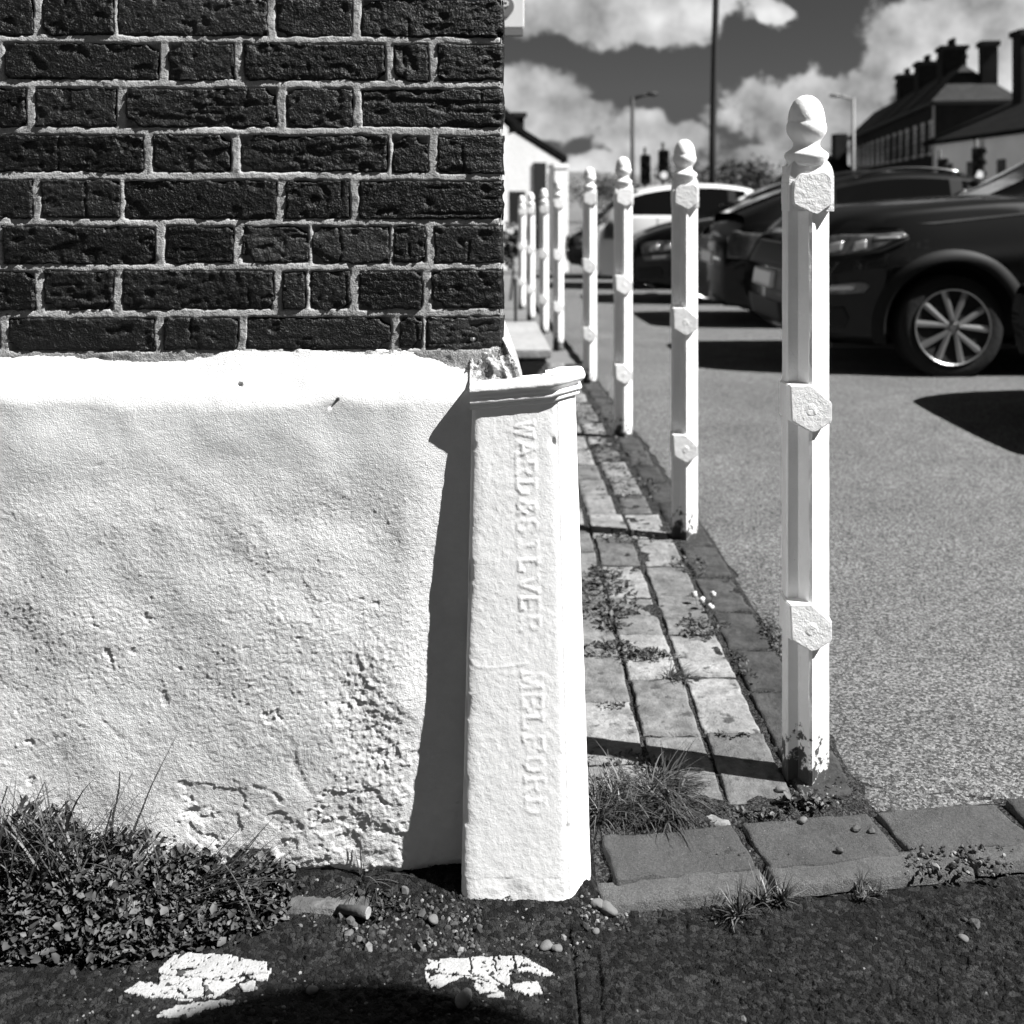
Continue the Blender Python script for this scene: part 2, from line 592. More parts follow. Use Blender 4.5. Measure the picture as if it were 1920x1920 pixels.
def edge_x(y):
    """right edge of the brick edging the posts stand in"""
    return 0.625 - 0.040 * np.clip(np.asarray(y, float) - 3.4, 0, 9)


# pale car park, with a ragged near edge
us = np.concatenate([np.linspace(0, 1.2, 150), np.linspace(1.25, 6, 70), np.geomspace(6.3, 45, 30)])
vs_ = np.concatenate([np.linspace(0, 1.2, 140), np.linspace(1.22, 8, 140), np.geomspace(8.3, 130, 40)])
U, Vv = np.meshgrid(us, vs_)
Y = kerb_back(0.62 + np.minimum(U, 2)) + 0.012 + Vv
nearf = np.exp(-Vv / 0.03)
Y = Y + nearf * 0.011 * fbm(U * 38, U * 0 + 2, 4, 3)
sidef = np.exp(-U / 0.04)
X = edge_x(Y) + U + sidef * 0.018 * fbm(Y * 14, Y * 0 + 5, 5, 9) + 0.004
Z = G(Y) + 0.0035 * fbm(X * 3, Y * 3, 3, 21) + 0.0008 * fbm(X * 90, Y * 90, 2, 8) - 0.006 * np.maximum(nearf, sidef)
# the crack that runs right from the foot of the nearest post
cr = polydist(X, Y, [(0.60, 2.02), (0.66, 1.985), (0.71, 1.96), (0.78, 1.965), (0.87, 1.94), (0.96, 1.935)])
Z -= 0.008 * np.exp(-(cr / 0.0045) ** 2)
o = obj('car_park', npmesh('car_park', np.stack([X, Y, Z], -1).reshape(-1, 3), gridfaces(*X.shape)), M['carpark'])
tag(o, kind='structure')

# soil in the joints of the brick path
ys = np.linspace(1.70, 7.2, 500); xs = np.linspace(-0.09, 1.0, 130)
X, Y = np.meshgrid(xs, ys)
Z = np.where(Y > 1.80 + .157 * X, -0.0030, np.where(Y > 1.69 + .15 * X, -.0065, -0.024)) + 0.0045 * fbm(X * 40, Y * 40, 4, 4) + 0.009 * np.maximum(fbm(X * 9, Y * 9, 3, 14), 0) * (Y > 1.80 + .157 * X) + G(Y)
Z = np.where(X > edge_x(Y) - .004, np.minimum(Z, -.0075 + G(Y)), Z)
X2 = np.minimum(X, edge_x(Y) + 0.05 + np.where(Y < 2.1, 0.5, 0.0))
o = obj('soil', npmesh('soil', np.stack([X2, Y, Z], -1).reshape(-1, 3), gridfaces(*X.shape)), M['soil'])
tag(o, kind='structure')


def gf(x, y):
    """height of the footpath in front of the wall (no fine grain)"""
    x = np.asarray(x, float); y = np.asarray(y, float)
    wall = 1.69 + 0.02 * x
    left = 1 - sstep(0.10, 0.16, x)
    h = -0.020 + left * (0.020 * sstep(wall - 0.11, wall - 0.005, y) + .018 * sstep(wall - .04, wall + .012, y))
    h = h + 0.004 * fbm(x * 6, y * 6, 3, 2)
    return h


def stones(x, y, seed):
    """flat topped chippings: coverage and a random height per stone"""
    ix = np.floor(x).astype(np.int64); iy = np.floor(y).astype(np.int64)
    best = np.full(x.shape, 9.0); rnd = np.zeros(x.shape); sec = np.full(x.shape, 9.0)
    for dx in (-1, 0, 1):
        for dy in (-1, 0, 1):
            cx = ix + dx; cy = iy + dy
            d = np.abs(cx + _h(cx, cy, seed) - x) ** 1.6 + np.abs(cy + _h(cx, cy, seed + 5) - y) ** 1.6
            m = d < best
            sec = np.where(m, best, np.minimum(sec, d))
            rnd = np.where(m, _h(cx, cy, seed + 9), rnd)
            best = np.where(m, d, best)
    return sstep(.02, .30, sec - best), rnd


xs = np.concatenate([np.arange(-4, -1.25, .04), np.arange(-1.25, -.80, .006), np.arange(-.80, .92, 0.0016), np.arange(.92, 1.3, .006), np.arange(1.3, 4.5, .03)]); ys = np.concatenate([np.arange(-1.5, 1.0, .05), np.arange(1.0, 1.36, .006), np.arange(1.36, 1.84, 0.0017), np.arange(1.84, 2.4, .02)])
X, Y = np.meshgrid(xs, ys)
Z = gf(X, Y)
d1 = worley(X * 95 + 1.5 * vn(X * 30, Y * 30, 4), Y * 95, 1)
d2 = worley(X * 55, Y * 55, 7)
patchm = np.minimum(np.hypot((X + .405) / .115, (Y - 1.505) / .085), np.hypot((X + .035) / .10, (Y - 1.52) / .05))
flat = .3 + .7 * sstep(.9, 1.15, patchm)
s1, r1 = stones(X * 78 + 1.2 * vn(X * 30, Y * 30, 4), Y * 78, 3); s2, r2 = stones(X * 140, Y * 140, 13)
grain = (0.0034 * r1 ** 1.5 * s1 + 0.0019 * r2 * s2) * (.55 + .75 * sstep(-.3, .4, fbm(X * 9, Y * 9, 3, 32))) + 0.0006 * np.clip(0.75 - d1, -0.1, 1) * (0.6 + 0.6 * sstep(-.2, .4, fbm(X * 7, Y * 7, 3, 12))) + 0.0022 * (0.6 - d2)
grain += 0.0016 * fbm(X * 45, Y * 45, 4, 6)
grain = grain * flat
# smooth filled channel left of centre-right (dark repair strip)
strip = sstep(0.085, 0.089, X + 0.006 * fbm(Y * 20, Y * 0, 2, 3)) * (1 - sstep(0.118, 0.124, X + 0.006 * fbm(Y * 17, Y * 0 + 4, 2, 3))) * (1 - sstep(1.56, 1.59, Y))
Z = Z + grain * (1 - 0.6 * strip) - 0.004 * strip
step_edge = np.exp(-((X - 0.086 - 0.004 * fbm(Y * 20, Y * 0, 2, 3)) / 0.003) ** 2) * (1 - sstep(1.60, 1.63, Y))
Z -= 0.006 * step_edge
# where the kerb begins the asphalt dips under it
Z = np.where((X > 0.132) & (Y > kerb_front(X) - 0.043 + .006 * fbm(X * 30, X * 0, 3, 8)), Z - 0.04, Z)
o = obj('footpath', npmesh('footpath', np.stack([X, Y, Z], -1).reshape(-1, 3), gridfaces(*X.shape)), M['footpath'])
tag(o, kind='structure')


def stone_top(acc, cx, cy, rz, lx, ly, ztop, tone, res=0.0035, amp=0.0016, seed=0, depth=0.03, rnd=0.006, tilt=(0, 0)):
    """one worn stone or brick: rounded top sheet falling into its joint"""
    nx = max(6, int(lx / res)); ny = max(6, int(ly / res))
    u = np.linspace(-1, 1, nx); v = np.linspace(-1, 1, ny)
    Ux, Vy = np.meshgrid(u, v)
    x = Ux * lx / 2; y = Vy * ly / 2
    ex = lx / 2 - np.abs(x); ey = ly / 2 - np.abs(y)
    ed = np.minimum(ex, ey)
    z = amp * fbm((x + seed * 3.7) * 40, (y + seed) * 40, 4, seed) + amp * 1.2 * fbm((x + seed) * 12, y * 12, 2, seed + 3)
    z -= 0.006 * np.clip(1 - ed / rnd, 0, 1) ** 2
    edge = ed < 1e-6
    wob = 0.004 * fbm((x + seed) * 25, (y - seed) * 25, 3, seed + 9)
    x = x + np.sign(x) * wob * (np.abs(Ux) > .8); y = y + np.sign(y) * wob * (np.abs(Vy) > .8)
    z = z + tilt[0] * x + tilt[1] * y
    z = np.where(edge, z - depth, z)
    c, s = math.cos(rz), math.sin(rz)
    acc.grid(cx + x * c - y * s, cy + x * s + y * c, ztop + z, tone)


# kerb stones in front of the first post, one row of blocks and the low strip before it
acc = Acc()
kx = [0.145, 0.388, 0.627, 0.862, 1.10] + [1.10 + .238 * k for k in range(1, 12)]
for i in range(15):
    x0, x1 = kx[i] + 0.006, kx[i + 1] - 0.006
    xc = (x0 + x1) / 2
    yc = (kerb_front(xc) + 0.008 + kerb_back(xc)) / 2
    stone_top(acc, xc, yc, math.atan(0.152), x1 - x0, 0.125, 0.002 - 0.002 * (i == 2), [0.95, 1.0, 1.05, .9][i % 4], seed=i + 5, depth=0.012, rnd=0.007, tilt=(0, 0.02), amp=.0026)
o = obj('kerb', acc.mesh('kerb'), M['kerb']); tag(o, kind='structure')
acc = Acc()
for i, (x0, x1) in enumerate([(0.128, 0.40), (0.402, 0.73), (0.732, 1.12), (1.123, 1.6), (1.603, 2.2), (2.203, 2.9), (2.903, 3.7)]):
    xc = (x0 + x1) / 2
    stone_top(acc, xc, kerb_front(xc) - 0.012 + 0.003 * min(i, 2), math.atan(0.147), x1 - x0, 0.066 - 0.005 * min(i, 2), -0.0020, 1.3, seed=i + 30, depth=0.012, rnd=0.012, amp=.0022)
o = obj('kerb_strip', acc.mesh('kerb_strip'), M['kerb']); tag(o, kind='structure')

# brick paving between the house and the posts
acc = Acc()
rng = random.Random(5)
cols = [(-0.012, 0.124, 0), (0.127, 0.251, 0), (0.254, 0.374, 0), (0.378, 0.499, 0), (0.506, 0.618, 1)]
starts = [1.90, 1.93, 1.845, 1.905, 1.93]
lens0 = [[.20, .25], [.115, .255, .23, .25], [.075, .235, .255, .25], [.0, .262, .256, .24], [.185, .235, .222, .235]]
for ci, (x0, x1, dark) in enumerate(cols):
    y = starts[ci]; k = 0
    while y < 7.0:
        L = lens0[ci][k] if k < len(lens0[ci]) else rng.uniform(.225, .27)
        k += 1
        if L < 0.02:
            continue
        ym = y + L / 2
        sh = (edge_x(ym) - 0.625) * (1.0 if ci > 2 else .75 if ci == 2 else .5)
        tone = rng.uniform(.16, .30) if dark else rng.uniform(.70, 1.3)
        if not dark and rng.random() < .16: tone *= .55
        if (ci, k) == (3, 1): tone = .42
        if (ci, k) == (3, 2): tone = .55
        if (ci, k) == (2, 3): tone = .75
        if (ci, k) in ((3, 3), (3, 4)): tone = 1.15
        near = ym < 3.6
        stone_top(acc, (x0 + x1) / 2 + sh + rng.uniform(-.002, .002), ym, rng.uniform(-.012, .012), x1 - x0, L - 0.007 - .006 * dark, 0.003 + rng.uniform(-.003, .002) + gz(ym) + (.0005 if dark else 0),
                  tone, res=0.005 if near else 0.012, seed=ci * 40 + k, amp=.0018 + .001 * dark, depth=.02, rnd=.006 + .005 * dark, tilt=(rng.uniform(-.01, .01), rng.uniform(-.01, .01)))
        y += L
o = obj('paving', acc.mesh('paving'), M['paver']); tag(o, kind='structure')

# ================================================================ CORNER HOUSE
YB = 1.732          # plane of the brick face at the corner
XC = -0.0125        # the corner


def wall_y(x):
    return YB + 0.02 * (x - XC)


house = empty('corner_house', (0, 0, 0), 'dark brick corner house with white rendered plinth, its brick edge beside the white posts', 'house')


def bpx(px):
    return WX(px, YB - 0.01)


def bpz(py):
    return WZ(py, YB - 0.01)


beds = [-94, -10, 75, 159, 247, 331, 417, 501, 588, 662]
joints = {
    -1: [-60, 150, 300, 590, 735],
    0: [75, 220, 510, 669],
    1: [5, 310, 449, 730, 812],
    2: [62, 231, 528, 669],
    3: [281, 442, 731, 811],
    4: [73, 232, 527, 665],
    5: [4, 303, 447, 582, 734, 806],
    6: [79, 225, 521, 578, 665, 800],
    7: [13, 301, 455, 741, 795],
}
thin = {(3, 731), (4, 232), (5, 582), (5, 734), (6, 578), (7, 795), (0, 220)}
acc = Acc()
rng = random.Random(3)
RECT = []


def wall_brick(x0, x1, z0, z1, seed, fine=True, corner=False, tone=1.0):
    res = 0.0022 if fine else 0.012
    RECT.append((x0, x1 + (.02 if corner else 0), z0, z1))
    nx = max(8, int((x1 - x0) / res)); nz = max(6, int((z1 - z0) / res))
    Ux, Vz = np.meshgrid(np.linspace(0, 1, nx), np.linspace(0, 1, nz))
    x = x0 + Ux * (x1 - x0); z = z0 + Vz * (z1 - z0)
    exl = x - x0; exr = (x1 - x) if not corner else np.full_like(x, 9.0)
    ez = np.minimum(z - z0, z1 - z)
    ed = np.minimum(np.minimum(exl, exr), ez)
    if fine:
        for cx_, cz_ in ((x0, z0), (x0, z1), (x1, z0), (x1, z1)):
            if rng.random() < .33:
                ed = np.minimum(ed, np.hypot(x - cx_, (z - cz_) * 1.4) - rng.uniform(.006, .019) + .004 * fbm(x * 60, z * 60, 2, seed + 21))
    ed = ed + 0.0030 * fbm(x * 120, z * 120, 3, seed) + 0.0030 * fbm(x * 30, z * 30, 3, seed + 6)
    r = 0.0034
    d = 0.0060 + rng.uniform(-.0008, .0014)
    rough = rng.uniform(.9, 2.0)
    d = d + 0.0009 * rough * fbm(x * 30 + seed, z * 45, 3, seed + 1) + 0.0007 * rough * fbm(x * 130, z * 170, 3, seed + 2)
    d = d - 0.0026 * sstep(.22, .5, fbm(x * 42 + seed * 3, z * 60, 4, seed + 4))          # pits
    d = d - 0.0016 * rng.uniform(.0, 1) ** 2 * sstep(.2, .42, fbm(x * 9 + seed, z * 150, 3, seed + 5))   # drag lines
    for _ in range(rng.choice([0, 0, 1, 1])):      # firing cracks
        cx = rng.uniform(x0, x1)
        dd = np.abs(x - cx - .004 * fbm(z * 60, z * 0 + seed, 3, seed + 8))
        d = d - 0.0032 * np.exp(-(dd / .0013) ** 2) * sstep(-.2, .2, vn(z * 40, z * 0 + seed, 3) + .1)
    d = d + rng.uniform(-.02, .02) * (x - (x0 + x1) / 2) + rng.uniform(-.03, .03) * (z - (z0 + z1) / 2)
    d = d - 0.013 * np.clip(1 - ed / r, 0, 1.5) ** 1.6
    y = wall_y(x) - d
    if corner:     # wrap the corner
        t = np.clip((x - (x1 - 0.03)) / 0.03, 0, 1)
        back = np.where(t > .62, (t - .62) / .38 * 0.10, 0)
        xx = np.where(t > .62, x1 + 0.0006 * fbm(z * 150, back * 60, 3, seed), x1 - 0.03 + (t / .62) * 0.03)
        x = np.where(x > x1 - 0.03, xx, x)
        rr = np.clip((x - (x1 - .006)) / .006, 0, 1)
        y = np.where(t > .62, wall_y(x) - d * 0.5 + .003 + back, y + .004 * rr ** 2)
        x = x + sstep(0, .6, t) * (0.0032 * fbm(z * 70, z * 0 + seed, 3, seed + 3) - .001)
    acc.grid(x, y, z, tone, flip=False)


for r_i in range(-1, 8):
    z1 = bpz(beds[r_i + 1]) - 0.0042
    z0 = bpz(beds[r_i + 2]) + 0.0042
    js = [-330, -190 + 60 * (r_i % 2)] + joints[r_i]
    js = sorted(js)
    for k, j in enumerate(js):
        a = bpx(j) + (0.0013 if (r_i, j) in thin else 0.0052)
        last = k == len(js) - 1
        b = XC if last else bpx(js[k + 1]) - (0.0013 if (r_i, js[k + 1]) in thin else 0.0052)
        dz = rng.uniform(-.0015, .0015)
        wall_brick(a, b, z0 + dz, z1 + dz * .5, (r_i + 2) * 31 + k * 7, True, last, rng.choice([.4, .6, .85, 1.0, 1.2, 1.8]) * (1.5 if (r_i >= 6 and last) else 1.25 if r_i >= 5 else 1.0))
# coarse courses beyond the picture
zz = bpz(beds[0]); kk = 900
rows = [(bpz(beds[0]) + 0.0042 + i * 0.072, bpz(beds[0]) - 0.004 + (i + 1) * 0.072) for i in range(8)]
for i, (z0, z1) in enumerate(rows):
    x = XC
    first = True
    while x > -1.2:
        L = rng.choice([.115, .235])
        wall_brick(x - L, x, z0, z1, kk, False, first, rng.uniform(.6, 1.3)); kk += 1
        x -= L + .01; first = False
for r_i in range(-1, 8):
    z1 = bpz(beds[r_i + 1]) - 0.0042; z0 = bpz(beds[r_i + 2]) + 0.0042
    x = bpx(-336)
    while x > -1.6:
        L = rng.choice([.115, .235])
        wall_brick(x - L, x, z0, z1, kk, False, False, rng.uniform(.6, 1.3)); kk += 1
        x -= L + .01
obj('wall', acc.mesh('wall'), M['brick'], house)

# mortar bed
acc = Acc()
xs = np.arange(-1.02, XC - 0.001, 0.0024); zs = np.arange(0.78, 1.90, 0.0024)
zs = np.where(zs > 1.30, 1.30 + (zs - 1.30) * 1.0, zs)
X, Z = np.meshgrid(xs, zs)
inner = np.zeros(X.shape)
wobx = .0034 * fbm(X * 45, Z * 45, 3, 171); wobz = .0034 * fbm(X * 45, Z * 45, 3, 172)
for (bx0, bx1, bz0, bz1) in RECT:
    inner = np.maximum(inner, sstep(.0010, .0065, np.minimum(np.minimum(X + wobx - bx0, bx1 - X - wobx), np.minimum(Z + wobz - bz0, bz1 - Z - wobz))))
d = 0.0049 + 0.0013 * fbm(X * 60, Z * 60, 4, 71) + 0.0007 * fbm(X * 300, Z * 300, 2, 72)
# weathered joints: each bed is a little proud at its lower edge
for b in beds:
    zb = bpz(b)
    d += 0.0008 * np.exp(-((Z - zb + 0.002) / 0.0035) ** 2) * (0.6 + 0.6 * vn(X * 18, Z * 0 + b, 5))
d = d - .014 * inner
Yg = wall_y(X) - d
Xg = np.where(X > XC - 0.006, X - 0.004, X)
acc.grid(Xg, Yg, Z, 1.0)
# return of the mortar round the corner
ysr = np.linspace(YB - 0.001, YB + 0.12, 30)
Yr, Zr = np.meshgrid(ysr, zs)
acc.grid(XC - 0.004 + 0.001 * fbm(Yr * 80, Zr * 80, 3, 5), Yr, Zr, 1.0)
obj('mortar_joints', acc.mesh('mortar_joints'), M['mortar'], house)

# the body of the house behind its face, with eaves and roof above the picture
bm = bmesh.new()
add_prism_z(bm, [(-5.0, YB + 0.03 - .1), (XC - 0.012, YB + 0.03), (XC - 0.26, 6.3), (-5.0, 6.3)], 0.0, 4.6)
obj('side_wall', bm_mesh('side_wall', bm), M['brickfar'], house)
bm = bmesh.new()
a = [bm.verts.new(p) for p in ((-5.1, YB - .25, 4.6), (0.02, YB - .15, 4.6), (-.2, 6.5, 4.6), (-5.1, 6.5, 4.6))]
rd = [bm.verts.new(p) for p in ((-5.1, 4.0, 6.6), (-2.0, 4.0, 6.6))]
bm.faces.new((a[0], a[1], rd[1], rd[0])); bm.faces.new((a[1], a[2], rd[1])); bm.faces.new((a[2], a[3], rd[0], rd[1])); bm.faces.new((a[3], a[0], rd[0])); bm.faces.new(a[::-1])
obj('roof', bm_mesh('roof', bm), M['slate'], house)

# white rendered plinth: one finely modelled sheet
ZT = bpz(657)
xs = np.concatenate([np.arange(-1.6, -0.83, 0.008), np.arange(-0.83, -0.012, 0.0017)])
zs = np.arange(-0.03, ZT + 0.006, 0.0017)
X, Z = np.meshgrid(xs, zs)
top = ZT + 0.0035 * fbm(X * 35, X * 0 + 3, 4, 41) + 0.004 * (X + .4)
Zc = np.minimum(Z, top)
Zn = Zc + .018 * fbm(X * 7, Zc * 7, 3, 151) * (1 - sstep(ZT - .06, ZT - .012, Zc))
d = 0.030 * (1 - sstep(ZT - 0.085, ZT + 0.012, Zn)) + 0.003
d = d + 0.0085 * fbm(X * 4.2, Zc * 4.2, 3, 51) + 0.0011 * fbm(X * 14, Zc * 14, 3, 52)
low = 1 - sstep(.55, .70, Zc)
lumps = sstep(-.1, .5, fbm(X * 6, Zc * 5, 2, 53))
amp = 0.00022 + 0.00042 * low * (0.55 + 0.45 * lumps)
d = d + amp * fbm(X * 240, Zc * 320, 3, 54, .7) * 1.25
d = d + 0.00022 * fbm(X * 55, Zc * 55, 3, 57) * (.4 + .6 * low)
# a rough patch towards the iron guard, and scuffed foot
rp = sstep(-.15, .75, 1 - np.hypot((X + .225 + .02 * fbm(Zc * 20, Zc * 0, 2, 4)) / .085, (Zc - .235) / .20)) 
d = d + rp * (0.0021 * fbm(X * 120, Zc * 105, 4, 55, .65) + .0006)
ft = (1 - sstep(.02, .14, Zc)) * sstep(-.62, -.45, X)
d = d + ft * 0.0024 * fbm(X * 38, Zc * 45, 4, 56, .6)
# old coats flaking off in shelves, most of it near the foot
fl1 = fbm(X * 10 + 3, Zc * 13, 5, 181, .6) + .72 * (1 - sstep(.05, .36, Zc)) * sstep(-.66, -.40, X) - .62
fl2 = fbm(X * 15 + 8, Zc * 19, 5, 182, .6) + .62 * (1 - sstep(.02, .24, Zc)) * sstep(-.62, -.40, X) - .62
d = d - (1 - sstep(.40, .52, Zc)) * (.0010 * sstep(0, .045, fl1) + .0012 * sstep(0, .04, fl2))
d = d - .0004 * sstep(.22, .27, fbm(X * 5 + 1, Zc * 7, 5, 183, .55))
d = d - 0.004 * (1 - sstep(.012, .03, Zc + .006 * fbm(X * 22, X * 0, 3, 3)))
# shelving patches of old coats
for (poly, w_, s_) in (([(320, 1478), (350, 1508), (395, 1522), (445, 1522)], .004, .003), ([(478, 1466), (512, 1474), (528, 1492)], .0035, .004), ([(590, 1555), (612, 1600), (650, 1645)], .004, .004),
                       ([(0, 1405), (70, 1392), (140, 1368)], .005, .0022), ([(190, 1330), (225, 1370), (250, 1385)], .005, .0022), ([(380, 1630), (430, 1618), (470, 1622)], .004, .004),
                       ([(440, 950), (480, 985), (500, 1030)], .006, .0018), ([(700, 1450), (740, 1490)], .004, .004), ([(680, 1540), (745, 1575), (760, 1600)], .004, .005),
                       ([(545, 1380), (560, 1440), (600, 1500)], .006, .003), ([(225, 960), (330, 955), (420, 985)], .008, .0016)):
    pts = [(WX(p, 1.705), WZ(q, 1.705)) for p, q in poly]
    dd = polydist(X, Zc, pts) + .006 * fbm(X * 45, Zc * 45, 4, 6)
    s_ = s_ * .26 * sstep(-.45, .35, fbm(X * 30, Zc * 30, 2, 16)); w_ = w_ * 1.15
    d = d - s_ * np.exp(-(dd / w_) ** 2) + s_ * .5 * np.exp(-((dd - w_ * 1.6) / (w_ * 2.0)) ** 2)
for (p, q, p2, q2, w_) in ((622, 762, 634, 748, .0016), (449, 722, 451, 722, .0028)):
    dd = polydist(X, Zc, [(WX(p, 1.705), WZ(q, 1.705)), (WX(p2, 1.705), WZ(q2, 1.705))])
    d = d - .007 * np.exp(-(dd / w_) ** 2)
# bumps (pebbles under the coat)
wb = worley(X * 26, Zc * 26, 61)
d = d + 0.0006 * np.clip(1 - wb / .12, 0, 1) * low
# it rounds away towards the corner
d = d - 0.014 * sstep(-.175, -.06, X) - 0.006 * sstep(-.06, -.02, X)
Yg = wall_y(X) - d
Yg = np.where(Z > top + .0005, Yg + .006, Yg)
obj('plinth', npmesh('plinth', np.stack([X, Yg, Zc], -1).reshape(-1, 3), gridfaces(*X.shape)), M['plaster'], house)

# broken masonry where the plinth meets the corner, above the guard
acc = Acc()
xs = np.arange(-0.066, 0.030, 0.0016); zs = np.arange(0.60, ZT + 0.02, 0.0016)
X, Z = np.meshgrid(xs, zs)
flare = 0.034 * (1 - sstep(.76, ZT + .03, Z)) ** .8 - 0.004
lim = XC + flare
Xc = np.minimum(X, lim + .0015 * fbm(Z * 60, Z * 0, 3, 3))
d = 0.014 * (1 - sstep(.76, ZT, Z)) + 0.006 * fbm(Xc * 55, Z * 55, 4, 81) + 0.0022 * fbm(Xc * 190, Z * 190, 3, 82)
d = d - 0.02 * sstep(0, .012, X - lim)
hole = np.hypot((Xc + .042) / .013, (Z - .785) / .014)
d = d - .004 * (1 - sstep(.7, 1.1, hole))
tone = 1.5 + .9 * fbm(Xc * 45, Z * 30, 3, 83)
tone = np.where(hole < 1, .38, tone)
dark_streak = sstep(.1, .3, fbm(Xc * 75 + Z * 28, Z * 9, 3, 84)) * sstep(XC - .012, XC, Xc)  # streaks darker in tone alone, no depth cut
tone = np.clip(tone * (1 - .88 * dark_streak), .08, 2.4)
side = X > lim - 0.001
Yg = wall_y(Xc) - d - .003 + np.where(side, np.clip(X - lim, 0, 1) * 6, 0)
acc.grid(Xc, Yg, Z, tone)
obj('broken_corner', acc.mesh('broken_corner'), M['stone'], house)

# ================================================================ IRON CORNER GUARD
guard = empty('corner_guard', (0.02, 1.69, -0.02), 'white painted iron guard with moulded cap and raised lettering leaning on the house corner', 'corner guard')
guard_org = Vector((0.02, 1.69, -0.02))
STROKES = {   # letters as strokes on a 0..1 by 0..1 box (x right, y up), serifed block capitals
    'W': [[(0, 1), (.25, 0), (.5, .9), (.75, 0), (1, 1)], [(-.08, 1), (.12, 1)], [(.88, 1), (1.08, 1)]],
    'A': [[(0, 0), (.5, 1), (1, 0)], [(.2, .36), (.8, .36)], [(-.1, 0), (.15, 0)], [(.85, 0), (1.1, 0)]],
    'R': [[(.1, 0), (.1, 1), (.65, 1), (.9, .87), (.9, .65), (.65, .5), (.1, .5)], [(.5, .5), (1, 0)], [(-.05, 0), (.28, 0)]],
    'D': [[(.1, 0), (.1, 1), (.55, 1), (.92, .75), (.92, .25), (.55, 0), (.1, 0)], [(-.05, 0), (.1, 0)], [(-.05, 1), (.1, 1)]],
    '&': [[(1, 0), (.25, .7), (.3, .95), (.55, 1), (.7, .82), (.6, .65), (.12, .35), (.1, .12), (.35, 0), (.65, .08), (.95, .42)]],
    'S': [[(.9, .82), (.65, 1), (.3, 1), (.1, .8), (.2, .58), (.75, .42), (.9, .22), (.7, 0), (.3, 0), (.08, .2)]],
    'I': [[(.5, 0), (.5, 1)], [(.25, 0), (.75, 0)], [(.25, 1), (.75, 1)]],
    'L': [[(.15, 1), (.15, 0), (.9, 0), (.9, .2)], [(0, 1), (.35, 1)]],
    'V': [[(0, 1), (.5, 0), (1, 1)], [(-.1, 1), (.15, 1)], [(.85, 1), (1.1, 1)]],
    'E': [[(.9, .84), (.9, 1), (.1, 1), (.1, 0), (.9, 0), (.9, .18)], [(.1, .52), (.65, .52)]],
    'M': [[(0, 0), (.08, 1), (.5, .15), (.92, 1), (1, 0)], [(-.1, 0), (.14, 0)], [(.86, 0), (1.1, 0)]],
    'F': [[(.1, 0), (.1, 1), (.9, 1), (.9, .82)], [(.1, .52), (.65, .52)], [(-.05, 0), (.3, 0)]],
    'O': [[(.5, 1), (.15, .82), (.05, .5), (.15, .18), (.5, 0), (.85, .18), (.95, .5), (.85, .82), (.5, 1)]],
}
ZTOP = 0.742
ZBOT = -0.034


def gpt(z):
    """plan of the guard at height z: left, front-right and facet corners and front y"""
    t = (z - ZBOT) / (ZTOP - ZBOT)
    yf = 1.655 + (1.6925 - 1.655) * t
    xl = -0.0785 + (-0.0615 + 0.0785) * t
    xm = 0.0872 + (0.0702 - 0.0872) * t
    xr = 0.1245 + (0.1012 - 0.1245) * t
    return yf, xl, xm, xr


acc = Acc()
nz = 480
zs = np.linspace(ZBOT, ZTOP + .01, nz)
NL, NFr, NFa, NR = 16, 104, 30, 20
uarr = np.concatenate([np.linspace(0, 1, NL, endpoint=False), 1 + np.linspace(0, 1, NFr, endpoint=False), 2 + np.linspace(0, 1, NFa, endpoint=False), 3 + np.linspace(0, 1, NR)])
Uu, Zg = np.meshgrid(uarr, zs)
yf, xl, xm, xr = gpt(Zg)
dep = (xr - xm) * 1.0
P = [(xl, yf * 0 + 1.735), (xl, yf), (xm, yf), (xr, yf + dep), (xr, yf + 0.22)]
X = np.zeros_like(Uu); Y = np.zeros_like(Uu)
for s in range(4):
    mk = (Uu >= s) & (Uu <= s + 1) if s == 3 else (Uu >= s) & (Uu < s + 1)
    f = Uu - s
    X = np.where(mk, P[s][0] + (P[s + 1][0] - P[s][0]) * f, X)
    Y = np.where(mk, P[s][1] + (P[s + 1][1] - P[s][1]) * f, Y)
nx_ = np.where(Uu < 1, -1, np.where(Uu < 2, 0, np.where(Uu < 3, .707, 1)))
ny_ = np.where(Uu < 1, 0, np.where(Uu < 2, -1, np.where(Uu < 3, -.707, 0)))
# worn, thickly painted edges
for corner, rad in ((1, .05), (2, .03), (3, .06)):
    e = np.exp(-np.abs(Uu - corner) / rad)
    X = X + .003 * e * (1 if corner == 1 else -1) * (.5 if corner == 2 else 1); Y = Y + .0028 * e
front = (Uu >= 1) & (Uu < 2)
h = 0.0005 * fbm(X * 22, Zg * 16, 3, 91) + 0.00022 * fbm(X * 110 + Y * 110, Zg * 90, 3, 92) + .00012 * fbm(X * 240, Zg * 200, 2, 95)
h += -.0020 * np.exp(-np.abs(Uu - 1) / .03) * sstep(.1, .5, fbm(Zg * 26, Zg * 0, 3, 93)) * 1.5


